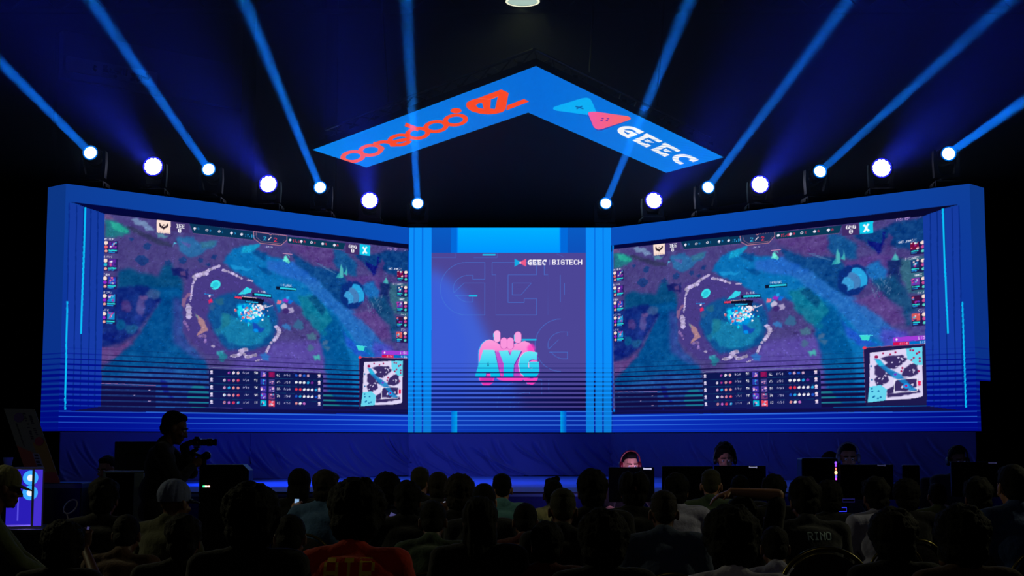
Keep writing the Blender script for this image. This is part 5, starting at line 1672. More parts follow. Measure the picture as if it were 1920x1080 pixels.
    def bar(s0, t0, s1, t1):
        P = [bq(s0, t0, -.003), bq(s1, t0, -.003), bq(s1, t1, -.003), bq(s0, t1, -.003)]
        v = [bm.verts.new(p) for p in P] ; w_ = [bm.verts.new(p + Vector((0, .003, 0))) for p in P]
        bm.faces.new(list(reversed(v)))
        for i in range(4): bm.faces.new((v[i], v[(i + 1) % 4], w_[(i + 1) % 4], w_[i]))
    rs = random.Random(2)
    def column(s0, s1, t0, t1, n):                 # a line of print too dark to read, running down the board
        st = (t1 - t0) / n
        for k in range(n):
            if rs.random() < .88:
                a_ = s0 + (s1 - s0) * rs.choice((0, 0, .12, .25)); b_ = s1 - (s1 - s0) * rs.choice((0, 0, .15))
                bar(a_, t0 + k * st, b_, t0 + (k + rs.uniform(.45, .8)) * st)
    column(.74, .84, .04, .36, 13); column(.56, .66, .03, .42, 16); column(.22, .27, .2, .52, 20); column(.46, .60, .62, .84, 5)
    obj('lettering', bm, ink, t)
    for s_, t_, r_, c in ((.40, .12, .046, (120, 60, 130)), (.80, .44, .042, (190, 30, 80))):
        bm = bmesh.new(); p = bq(s_, t_, -.004)
        lathe(bm, [(r_ * .55, -.003), (r_, -.003), (r_, .003), (r_ * .55, .003)], 24, Matrix.Translation(p) @ Matrix.Rotation(R(90), 4, 'X'))
        obj('round_emblem', bm, mat('emblem_%d' % c[0], c, .5), t)
    # white cable loop on the desk
    c = at(132, 950, 12.35)
    bm = bmesh.new()
    pts = [at(132 + 11 * math.cos(t_) + 6 * math.sin(t_), 950 - 13 * math.sin(t_), 12.35) for t_ in [2 * math.pi * k / 30 for k in range(30)]]
    tube(bm, pts, .006, 6, closed=True)
    tube(bm, [pts[22], Vector((c.x - .02, 12.4, .80)), Vector((c.x + .02, 12.45, .765)), Vector((c.x + .2, 12.6, .766))], .006, 6)
    tag(obj('cable_loop', bm, mat('white_cable', (225, 215, 235), .35)), 'white cable coiled upright on the control desk', 'cable')
    # paper cup behind the capped man
    q0 = at(15, 862, 12.9)
    bm = bmesh.new(); lathe(bm, [(.026, q0.z - .07), (.044, q0.z + .02), (.04, q0.z + .02), (.024, q0.z - .066)], 20, Matrix.Translation((q0.x, 12.9, 0)))
    o = obj('paper_cup', bm, mat('cup_paper', (130, 140, 210), .6))
    bm = bmesh.new()
    tag(o, 'pale paper cup on a black stand behind the capped man', 'cup')
    bm = bmesh.new(); bx(bm, q0.x - .16, q0.x + .1, 12.78, 13.02, 0, q0.z - .071, None, .01)
    tag(obj('speaker_box', bm, case_blk), 'black speaker box under the pale paper cup', 'speaker')
machines()
# ------------------------------------------------------------------ people
def ell_(bm, c, r, M=None, n=14, m=10):
    """ellipsoid; c centre, r radii"""
    rings = []
    top = None
    T = (M or Matrix.Identity(4))
    c = Vector(c)
    P = lambda a, b: T @ Vector((c.x + r[0] * math.sin(b) * math.cos(a), c.y + r[1] * math.sin(b) * math.sin(a), c.z + r[2] * math.cos(b)))
    top, bot = bm.verts.new(P(0, 0)), bm.verts.new(P(0, math.pi))
    for j in range(1, m):
        rings.append([bm.verts.new(P(2 * math.pi * i / n, math.pi * j / m)) for i in range(n)])
    for i in range(n):
        k = (i + 1) % n
        bm.faces.new((top, rings[0][i], rings[0][k])); bm.faces.new((bot, rings[-1][k], rings[-1][i]))
        for A, B in zip(rings, rings[1:]):
            bm.faces.new((A[i], B[i], B[k], A[k]))

def cap_(bm, p0, p1, r0, r1, n=12, flat=1.0, M=None):
    """tapered limb with round ends"""
    p0, p1 = Vector(p0), Vector(p1)
    if M:
        p0, p1 = M @ p0, M @ p1
    d = (p1 - p0); L = d.length or 1e-6; d /= L
    a = d.orthogonal().normalized(); b = d.cross(a)
    prof = [(-math.cos(t) * r0, math.sin(t) * r0) for t in (R(22), R(48), R(72))] + [(0, r0), (L * .5, (r0 + r1) / 2), (L, r1)] + [(L + math.cos(t) * r1, math.sin(t) * r1) for t in (R(72), R(48), R(22))]
    rings = [[bm.verts.new(p0 + d * x + (a * math.cos(2 * math.pi * i / n) + b * math.sin(2 * math.pi * i / n) * flat) * r) for i in range(n)] for x, r in prof]
    v0, v1 = bm.verts.new(p0 - d * r0), bm.verts.new(p1 + d * r1)
    for i in range(n):
        k = (i + 1) % n
        bm.faces.new((v0, rings[0][k], rings[0][i])); bm.faces.new((v1, rings[-1][i], rings[-1][k]))
        for A, B in zip(rings, rings[1:]):
            bm.faces.new((A[i], A[k], B[k], B[i]))

def fuse(bm, voxel, smooth=3, disp=None):
    """melt the overlapping shapes into one continuous skin"""
    me = bpy.data.meshes.new('tmp'); bm.to_mesh(me); bm.free()
    o = bpy.data.objects.new('tmp', me); COL.objects.link(o)
    md = o.modifiers.new('r', 'REMESH'); md.mode = 'VOXEL'; md.voxel_size = voxel; md.use_smooth_shade = True
    ms = o.modifiers.new('s', 'SMOOTH'); ms.factor = .6; ms.iterations = smooth
    dg = bpy.context.evaluated_depsgraph_get()
    res = bpy.data.meshes.new_from_object(o.evaluated_get(dg))
    bpy.data.objects.remove(o); bpy.data.meshes.remove(me)
    if disp:
        n = len(res.vertices)
        co = np.empty(n * 3, np.float32); no = np.empty(n * 3, np.float32)
        res.vertices.foreach_get('co', co); res.vertices.foreach_get('normal', no)
        co = co.reshape(-1, 3); no = no.reshape(-1, 3)
        a = np.array([disp(Vector(c)) for c in co], np.float32)
        co += no * a[:, None]
        res.vertices.foreach_set('co', co.ravel())
    res.shade_smooth()
    res.update()
    return res

def head_shapes(bm, M):
    ell_(bm, (0, -.012, .025), (.074, .092, .088), M)               # skull
    ell_(bm, (0, .022, -.03), (.061, .066, .075), M)                # face block
    ell_(bm, (0, .035, -.085), (.040, .045, .036), M)               # jaw and chin
    ell_(bm, (0, .070, -.100), (.020, .016, .016), M)
    cap_(bm, (0, .083, .008), (0, .104, -.030), .009, .0125, M=M)   # nose
    for s in (-1, 1):
        ell_(bm, (s * .012, .092, -.036), (.009, .010, .007), M)
        cap_(bm, (s * .012, .082, .026), (s * .048, .068, .022), .010, .008, M=M)     # brow
        ell_(bm, (s * .042, .060, -.030), (.022, .020, .018), M)                      # cheek
        ell_(bm, (s * .079, -.004, -.012), (.009, .020, .031), M)                     # ear
        ell_(bm, (s * .083, -.012, .004), (.006, .016, .016), M)
    cap_(bm, (-.020, .086, -.062), (.020, .086, -.062), .0075, .0075, M=M)            # lips
    cap_(bm, (-.016, .084, -.073), (.016, .084, -.073), .0080, .0080, M=M)

def hand_shapes(bm, wrist, d, up, side, curl=.5):
    """palm and five fingers; d along the hand, up the back of the hand, side = +1/-1 where the thumb is"""
    d = Vector(d).normalized(); up = Vector(up); up = (up - d * up.dot(d)).normalized(); w = d.cross(up) * side
    M = Matrix(((w.x, d.x, up.x, wrist.x), (w.y, d.y, up.y, wrist.y), (w.z, d.z, up.z, wrist.z), (0, 0, 0, 1)))
    ell_(bm, (0, .045, 0), (.040, .052, .016), M)
    ell_(bm, (0, .075, .002), (.040, .022, .014), M)
    for k, (x, L) in enumerate(((.029, .070), (.010, .078), (-.010, .073), (-.028, .058))):
        a = curl * (.8 + .12 * k)
        p = Vector((x, .088, 0)); q = p + Vector((x * .08, math.cos(a * .6), -math.sin(a * .6))) * L * .45
        r_ = q + Vector((0, math.cos(a * 1.6), -math.sin(a * 1.6))) * L * .32
        s_ = r_ + Vector((0, math.cos(a * 2.4), -math.sin(a * 2.4))) * L * .24
        cap_(bm, p, q, .0092, .0086, 8, M=M); cap_(bm, q, r_, .0086, .0080, 8, M=M); cap_(bm, r_, s_, .0080, .0070, 8, M=M)
    cap_(bm, (.024, .022, -.004), (.050, .048, -.014), .0135, .0105, 8, M=M); cap_(bm, (.050, .048, -.014), (.058, .078, -.022), .0100, .0080, 8, M=M)

def pose(kind):
    """joints of each pose; the person faces +y, z = 0 is the floor"""
    J = dict(pel=(0, 0, .56), wai=(0, -.02, .72), che=(0, 0, .93), nb=(0, .015, 1.09), nt=(0, .05, 1.14), hd=(0, .075, 1.212), tilt=-6, turn=0, roll=0,
             sL=(-.185, 0, 1.045), sR=(.185, 0, 1.045), eL=(-.235, .07, .80), eR=(.235, .07, .80), wL=(-.12, .27, .68), wR=(.12, .27, .68),
             hL=(-.09, .02, .55), hR=(.09, .02, .55), kL=(-.15, .43, .52), kR=(.15, .43, .52), aL=(-.14, .44, .09), aR=(.14, .44, .09),
             fL=(-.15, .60, .035), fR=(.15, .60, .035), hdirL=(.1, .9, -.25), hdirR=(-.1, .9, -.25), hupL=(0, .2, 1), hupR=(0, .2, 1), curl=.5, sleeve='short')
    if kind == 'slouch':
        J.update(wai=(0, -.05, .71), che=(0, .04, .90), nb=(0, .10, 1.04), nt=(0, .15, 1.10), hd=(0, .20, 1.165), tilt=-22, sL=(-.17, .09, 1.0), sR=(.17, .09, 1.0),
                 eL=(-.22, .22, .78), eR=(.22, .22, .78), wL=(-.09, .42, .80), wR=(.09, .42, .80), hdirL=(.4, .8, .5), hdirR=(-.4, .8, .5), hupL=(-.9, 0, .3), hupR=(.9, 0, .3), curl=.9)
    elif kind == 'arms_up':
        J.update(sR=(.17, -.01, 1.08), eR=(.215, -.01, 1.365), wR=(-.075, .0, 1.385), hdirR=(-1, -.1, -.35), hupR=(0, 0, 1), curl=.35)
    elif kind == 'lean_side':
        J.update(wai=(0, .02, .72), che=(0, .13, .88), nb=(0, .22, 1.02), nt=(0, .27, 1.09), hd=(0, .31, 1.17), tilt=-12, sL=(-.17, .2, .99), sR=(.17, .2, .99),
                 eL=(-.20, .40, .74), eR=(.20, .40, .74), wL=(-.06, .56, .64), wR=(.06, .56, .64), sleeve='long')
    elif kind == 'player':
        J.update(che=(0, .02, .93), nb=(0, .04, 1.09), nt=(0, .07, 1.16), hd=(0, .09, 1.25), tilt=-14, eL=(-.24, .14, .82), eR=(.24, .14, .82), wL=(-.17, .38, .80), wR=(.2, .38, .80),
                 hdirL=(.1, 1, 0), hdirR=(-.1, 1, 0), curl=.35)
    elif kind == 'camera':
        J.update(pel=(0, 0, .93), wai=(-.0, -.01, 1.09), che=(0, .03, 1.30), nb=(0, .06, 1.44), nt=(0, .10, 1.50), hd=(0, .15, 1.575), tilt=-20,
                 sL=(-.18, .06, 1.40), sR=(.18, .06, 1.40), eL=(-.22, .26, 1.22), eR=(.22, .20, 1.15), wL=(-.08, .21, 1.44), wR=(.05, .30, 1.28),
                 hL=(-.09, 0, .93), hR=(.09, 0, .93), kL=(-.11, .02, .50), kR=(.11, .06, .50), aL=(-.12, -.04, .09), aR=(.13, .04, .09), fL=(-.13, .12, .035), fR=(.15, .2, .035),
                 hdirL=(.25, .85, .35), hdirR=(-.35, .7, .55), hupL=(-.5, -.3, .8), hupR=(.9, .2, .2), curl=.8, sleeve='long')
    return {k: (Vector(v) if isinstance(v, tuple) else v) for k, v in J.items()}

def head_matrix(J):
    return Matrix.Translation(J['hd']) @ Matrix.Rotation(R(J['turn']), 4, 'Z') @ Matrix.Rotation(R(J['tilt']), 4, 'X') @ Matrix.Rotation(R(J['roll']), 4, 'Y')

def torso(bm, J, g=0.0, low=True):
    """g: how far cloth stands off"""
    T = Vector
    ax = (J['che'] - J['wai']).normalized()
    ang = math.atan2(-ax.y, ax.z)
    M = lambda c: Matrix.Translation(c) @ Matrix.Rotation(ang, 4, 'X')
    if low:
        ell_(bm, (0, 0, 0), (.155 + g, .115 + g, .115 + g), Matrix.Translation(J['pel']))
    ell_(bm, (0, 0, 0), (.138 + g * 1.6, .098 + g * 1.5, .14), M(J['wai']))
    ell_(bm, (0, .004, -.02), (.160 + g * 1.2, .110 + g, .165), M(J['che']))
    ell_(bm, (0, -.01, .055), (.165 + g, .090 + g, .085), M(J['che']))
    for s in 'LR':
        cap_(bm, J['nb'] - T((0, 0, .03)), J['s' + s] + T((0, 0, .0)), .052 + g, .054 + g)
        cap_(bm, J['nb'] + T((0, -.01, .02)), J['s' + s] * .5 + J['nb'] * .5 + T((0, 0, .0)), .030 + g * .6, .036 + g)

def make_body(J):
    bm = bmesh.new()
    torso(bm, J)
    cap_(bm, J['nb'] - Vector((0, .0, .03)), J['nt'], .058, .050)
    cap_(bm, J['nt'], J['hd'] + Vector((0, -.02, -.02)), .050, .050)
    head_shapes(bm, head_matrix(J))
    for s, sg in (('L', 1), ('R', -1)):
        cap_(bm, J['s' + s], J['e' + s], .047, .037); cap_(bm, J['e' + s], J['w' + s], .038, .025, flat=1.0)
        hand_shapes(bm, J['w' + s], J['hdir' + s], J['hup' + s], sg, J['curl'])
        cap_(bm, J['h' + s], J['k' + s], .078, .054); cap_(bm, J['k' + s], J['a' + s], .054, .034)
        cap_(bm, J['a' + s] - Vector((0, .03, .04)), J['f' + s], .034, .026)
    return fuse(bm, .0075, 3)

def wrinkle(seed, amp, f=9):
    return lambda c: amp * (mnoise.noise(Vector((c.x * f + seed, c.y * f * .7, c.z * f * .6))) + .5 * abs(mnoise.noise(Vector((c.x * f * 2.2, c.y * f, c.z * f * 2 + seed)))))

def make_shirt(J):
    bm = bmesh.new()
    torso(bm, J, .014, True)
    cap_(bm, J['nb'] - Vector((0, 0, .04)), J['nb'] + Vector((0, .006, .012)), .066, .064)
    for s in 'LR':
        e = J['e' + s]; S_ = J['s' + s]
        if J['sleeve'] == 'long':
            cap_(bm, S_, e, .064, .052); cap_(bm, e, e.lerp(J['w' + s], .92), .051, .036)
        else:
            cap_(bm, S_, S_.lerp(e, .80), .066, .060)
    return fuse(bm, .011, 3, wrinkle(3.1, .009))

def make_trousers(J):
    bm = bmesh.new()
    ell_(bm, (0, 0, -.01), (.168, .128, .112), Matrix.Translation(J['pel']))
    for s in 'LR':
        cap_(bm, J['h' + s], J['k' + s], .092, .070); cap_(bm, J['k' + s], J['a' + s] + Vector((0, 0, .03)), .070, .056)
    return fuse(bm, .012, 3, wrinkle(7.7, .010))

def make_shoe(J, s):
    bm = bmesh.new()
    a, f = J['a' + s], J['f' + s]
    cap_(bm, Vector((a.x, a.y - .035, .045)), Vector((f.x, f.y, .036)), .042, .034)
    cap_(bm, Vector((a.x, a.y, .09)), Vector((a.x, a.y + .02, .05)), .046, .042)
    bx(bm, min(a.x, f.x) - .042, max(a.x, f.x) + .042, a.y - .07, f.y + .03, .002, .022)
    return fuse(bm, .009, 3)

def make_hair(style):
    """hair in the head's own frame"""
    bm = bmesh.new()
    I = Matrix.Identity(4)
    d = None
    if style == 'short':
        ell_(bm, (0, -.018, .034), (.081, .097, .092)); ell_(bm, (0, -.05, -.03), (.066, .056, .06)); ell_(bm, (0, .03, .085), (.062, .055, .035))
        d = lambda c: .003 * mnoise.noise(c * 60)
    elif style == 'fade':
        ell_(bm, (0, -.014, .040), (.078, .095, .088)); ell_(bm, (0, .02, .095), (.060, .065, .030)); ell_(bm, (0, -.055, -.01), (.06, .045, .05))
        d = lambda c: .002 * mnoise.noise(c * 90) + (.006 if c.z > .08 else 0)
    elif style == 'thick':
        ell_(bm, (0, -.022, .045), (.096, .108, .104)); ell_(bm, (0, -.055, -.035), (.078, .062, .068)); ell_(bm, (0, .04, .095), (.078, .055, .038))
        d = lambda c: .010 * mnoise.noise(c * 26) + .004 * mnoise.noise(c * 80)
    elif style == 'bushy':
        ell_(bm, (0, -.026, .052), (.124, .128, .124)); ell_(bm, (0, -.058, -.035), (.104, .080, .085)); ell_(bm, (0, .035, .11), (.10, .06, .05))
        d = lambda c: .012 * mnoise.noise(c * 22) + .007 * mnoise.noise(c * 75)
    elif style == 'curly':
        ell_(bm, (0, -.022, .052), (.108, .116, .112)); ell_(bm, (0, -.055, -.03), (.090, .068, .072)); ell_(bm, (0, .04, .105), (.085, .055, .045))
        d = lambda c: .014 * abs(mnoise.noise(c * 38)) + .006 * mnoise.noise(c * 95)
    elif style == 'parted':
        for s in (-1, 1):
            ell_(bm, (s * .042, -.018, .05), (.066, .110, .098)); ell_(bm, (s * .05, .04, .09), (.045, .05, .04))
        ell_(bm, (0, -.055, -.035), (.086, .060, .075))
        d = lambda c: .010 * mnoise.noise(Vector((c.x * 60, c.y * 20, c.z * 12)))
    elif style == 'long':
        ell_(bm, (0, -.022, .040), (.094, .106, .100)); ell_(bm, (0, -.060, -.06), (.092, .060, .12)); cap_(bm, (0, -.06, -.08), (0, -.10, -.25), .085, .060, flat=.7)
        d = lambda c: .009 * mnoise.noise(Vector((c.x * 70, c.y * 30, c.z * 8)))
    elif style == 'quiff':
        ell_(bm, (0, -.016, .042), (.082, .098, .092)); cap_(bm, (-.03, .05, .115), (.035, .02, .140), .034, .026); ell_(bm, (0, -.055, -.02), (.066, .048, .055))
        d = lambda c: .006 * mnoise.noise(c * 45)
    return fuse(bm, .0085, 2, d)

def make_cap():
    bm = bmesh.new()
    ell_(bm, (0, -.016, .042), (.090, .106, .098)); 
    me = fuse(bm, .009, 2, lambda c: -.004 * math.exp(-((math.atan2(c.y, c.x) * 6 / math.pi) % 1 - .5) ** 2 * 90) if c.z > 0 else 0)
    bm = bmesh.new(); bm.from_mesh(me)
    bmesh.ops.bisect_plane(bm, geom=bm.verts[:] + bm.edges[:] + bm.faces[:], plane_co=(0, 0, .012), plane_no=(0, .12, -1), clear_outer=True)
    bm.to_mesh(me); bm.free()
    bm = bmesh.new()
    n = 14
    for z in (0,):
        up, lo = [], []
        for i in range(n + 1):
            a = R(200 - 220 * i / n) if False else R(180 * i / n)
            x, y = .072 * math.cos(a), .078 + .085 * math.sin(a)
            up.append((x, y, .034 - .02 * math.sin(a) - .5 * x * x * 4)); 
        base = [(.080 * math.cos(R(180 * i / n)), .02 + .068 * math.sin(R(180 * i / n)), .036 - .4 * (.08 * math.cos(R(180 * i / n))) ** 2 * 4) for i in range(n + 1)]
        A = [bm.verts.new(p) for p in base]; B = [bm.verts.new(p) for p in up]
        A2 = [bm.verts.new((p[0], p[1], p[2] - .005)) for p in base]; B2 = [bm.verts.new((p[0], p[1], p[2] - .005)) for p in up]
        for i in range(n):
            bm.faces.new((A[i], A[i + 1], B[i + 1], B[i])); bm.faces.new((A2[i], B2[i], B2[i + 1], A2[i + 1])); bm.faces.new((B[i], B[i + 1], B2[i + 1], B2[i]))
    brim = bpy.data.meshes.new('brim'); bm.to_mesh(brim); bm.free(); brim.shade_smooth()
    return me, brim

LIB = {}
def lib(key, fn, *a):
    if key not in LIB:
        me = fn(*a)
        LIB[key] = me
        if hasattr(me, 'materials') and len(me.materials) == 0:
            me.materials.append(None)
    return LIB[key]

skin = {'dark': mat('skin_dark', (92, 58, 44), .55, 0, .08, 60, .08), 'mid': mat('skin_mid', (164, 118, 92), .5, 0, .08, 60, .08), 'light': mat('skin_light', (196, 150, 124), .5, 0, .08, 60, .08)}
hair_m = {'black': mat('hair_black', (9, 8, 9), .7, 0, .6, 220, .3, .15), 'brown': mat('hair_brown', (36, 28, 20), .65, 0, .6, 220, .3, .2), 'olive': mat('hair_olive_brown', (56, 54, 34), .65, 0, .6, 220, .25, .2)}
def cloth(name, c):
    return mat('cloth_' + name, c, .85, 0, .35, 55, .12, .15, sheen=.2)
SH = {'black': cloth('black', (16, 16, 20)), 'charcoal': cloth('charcoal', (36, 38, 46)), 'olive': cloth('olive', (66, 68, 42)), 'sage': cloth('sage', (86, 96, 66)), 'brown': cloth('brown', (84, 60, 44)),
      'denim': cloth('denim', (64, 98, 140)), 'red': cloth('orange_red', (206, 52, 22)), 'white': cloth('white', (215, 212, 232)), 'cream': cloth('cream', (226, 218, 160)), 'teal': cloth('teal', (92, 150, 160)),
      'green': cloth('green', (60, 78, 60)), 'maroon': cloth('maroon', (84, 30, 34)), 'navy': cloth('navy', (24, 28, 60)), 'slate': cloth('slate', (66, 80, 110)), 'blue': cloth('blue', (44, 70, 124)), 'lilac': cloth('lilac_white', (170, 170, 205))}
jeans = cloth('jeans', (84, 100, 128)); dark_tr = cloth('dark_trousers', (20, 20, 28))
shoe_m = mat('shoe_rubber', (30, 30, 34), .6)

def put(name, me, parent, m, M=None):
    o = bpy.data.objects.new(name, me); COL.objects.link(o); o.parent = parent
    if m is not None:
        o.material_slots[0].link = 'OBJECT'; o.material_slots[0].material = m
    if M is not None:
        o.matrix_local = M
    return o

CAP = []
def person(kind, loc, rz, s, sk, hair, hc, shirt, label, trousers=None, group=None, cap=None, face=False, hold=None):
    J = pose(kind)
    if hold:                                   # (side, world point of the thing held)
        q, wp = hold
        base = kind
        loc_p = (Matrix.Rotation(-rz, 3, 'Z') @ (Vector(wp) - Vector(loc))) / s
        wr = loc_p + Vector((.0, -.035, -.085))
        sh = J['s' + q]
        v = wr - sh
        if v.length > .50:
            wr = sh + v * (.50 / v.length)
        mid = (sh + wr) / 2
        drop = math.sqrt(max(.0, .27 ** 2 - ((wr - sh).length / 2) ** 2))
        J['e' + q] = mid + Vector(((-.5 if q == 'L' else .5), -.2, -.8)).normalized() * drop
        J['w' + q] = wr; J['hdir' + q] = Vector((0, .25, 1)); J['hup' + q] = Vector((0, -1, .2)); J['curl'] = .9
        kind = kind + '%.3f%.3f' % (wr.x, wr.z)
    t = thing('person', label, 'person', loc, rz, group, s)
    body = put('body', lib(('body', kind), make_body, J), t, skin[sk])
    put('shirt', lib(('shirt', kind), make_shirt, J), t, SH[shirt])
    put('trousers', lib(('tr', kind), make_trousers, J), t, trousers or dark_tr)
    for q in 'LR':
        put('shoe', lib(('shoe', kind, q), make_shoe, J, q), t, shoe_m)
    H = head_matrix(J)
    if hair:
        put('hair', lib(('hair', hair), make_hair, hair), t, hair_m[hc], H @ Matrix.Translation((0, -.020, .012)) if face else H)
    if cap:
        if not CAP:
            a, b = make_cap(); a.materials.append(None); b.materials.append(None); CAP.extend((a, b))
        M = H
        if cap[1]:
            M = H @ Matrix.Rotation(math.pi, 4, 'Z')
        c = put('cap', CAP[0], t, cap[0], M)
        put('cap_brim', CAP[1], c, cap[0], Matrix.Identity(4))
    if face:
        for sg in (-1, 1):
            e = lib('eye', lambda: _mesh(lambda b: ell_(b, (0, 0, 0), (.0125, .0125, .0125), None, 14, 10)))
            eo = put('eye', e, t, mat('eye_white', (210, 205, 205), .2), H @ Matrix.Translation((sg * .030, .074, .004)))
            p = lib('iris', lambda: _mesh(lambda b: ell_(b, (0, .0105, 0), (.006, .003, .006), None, 12, 8)))
            put('iris', p, eo, mat('iris_dark', (20, 12, 10), .2), Matrix.Identity(4))
            b_ = lib(('brow', sg), lambda sg=sg: _mesh(lambda b: cap_(b, (sg * .014, .091, .030), (sg * .050, .074, .028), .0048, .0035)))
            put('eyebrow', b_, t, hair_m['black'], H)
    return t, J, H

def _mesh(f):
    bm = bmesh.new(); f(bm)
    me = bpy.data.meshes.new('m'); bm.to_mesh(me); bm.free(); me.shade_smooth()
    return me

# ------------------------------------------------------------------ chairs
gold = mat('chair_gold_tube', (120, 110, 62), .3, .9, .02, 40)
seat_m = mat('chair_velvet', (34, 26, 34), .9, 0, .3, 60)
def make_chair():
    t = thing('banquet_chair', 'x', 'chair', (0, 0, 0))
    bm = bmesh.new(); bx(bm, -.21, .21, -.20, .22, .415, .468, None, .022)
    obj('seat', bm, seat_m, t, True)
    bm = bmesh.new()
    # oval padded back, leaning back a little
    M = Matrix.Translation((0, -.235, .72)) @ Matrix.Rotation(R(8), 4, 'X')
    for r_, y in ((.0, 0),):
        ell_(bm, (0, 0, 0), (.175, .022, .17), M, 28, 12)
    obj('backrest', bm, seat_m, t, True)
    bm = bmesh.new()
    pts = [M @ Vector((.195 * math.cos(a), 0, .19 * math.sin(a))) for a in [R(-60 + 300 * k / 36) for k in range(37)]]
    pts = [Vector((.17, -.19, .44))] + pts + [Vector((-.17, -.19, .44))]
    tube(bm, pts, .0105, 10)
    obj('back_frame', bm, gold, t, True)
    bm = bmesh.new(); tube(bm, [(-.2, -.19, .41), (.2, -.19, .41), (.2, .2, .41), (-.2, .2, .41)], .010, 8, closed=True)
    obj('seat_frame', bm, gold, t, True)
    for x, y, dx, dy in ((-.19, -.19, -.02, -.06), (.19, -.19, .02, -.06), (-.19, .2, -.01, .03), (.19, .2, .01, .03)):
        bm = bmesh.new(); tube(bm, [(x, y, .415), (x + dx, y + dy, 0)], .0105, 8)
        obj('leg', bm, gold, t, True)
    return t
CHAIR = [make_chair()]
def chair(loc, rz, s, label):
    if CHAIR[0] is not None:
        o = CHAIR[0]; CHAIR.append(o); CHAIR[0] = None
        o.location = loc; o.rotation_euler = (0, 0, rz); o.scale = (s, s, s); o['label'] = label; o['group'] = 'banquet chairs under the audience'
        return o
    return dup(CHAIR[1], loc, rz, label, 'banquet chairs under the audience', s)

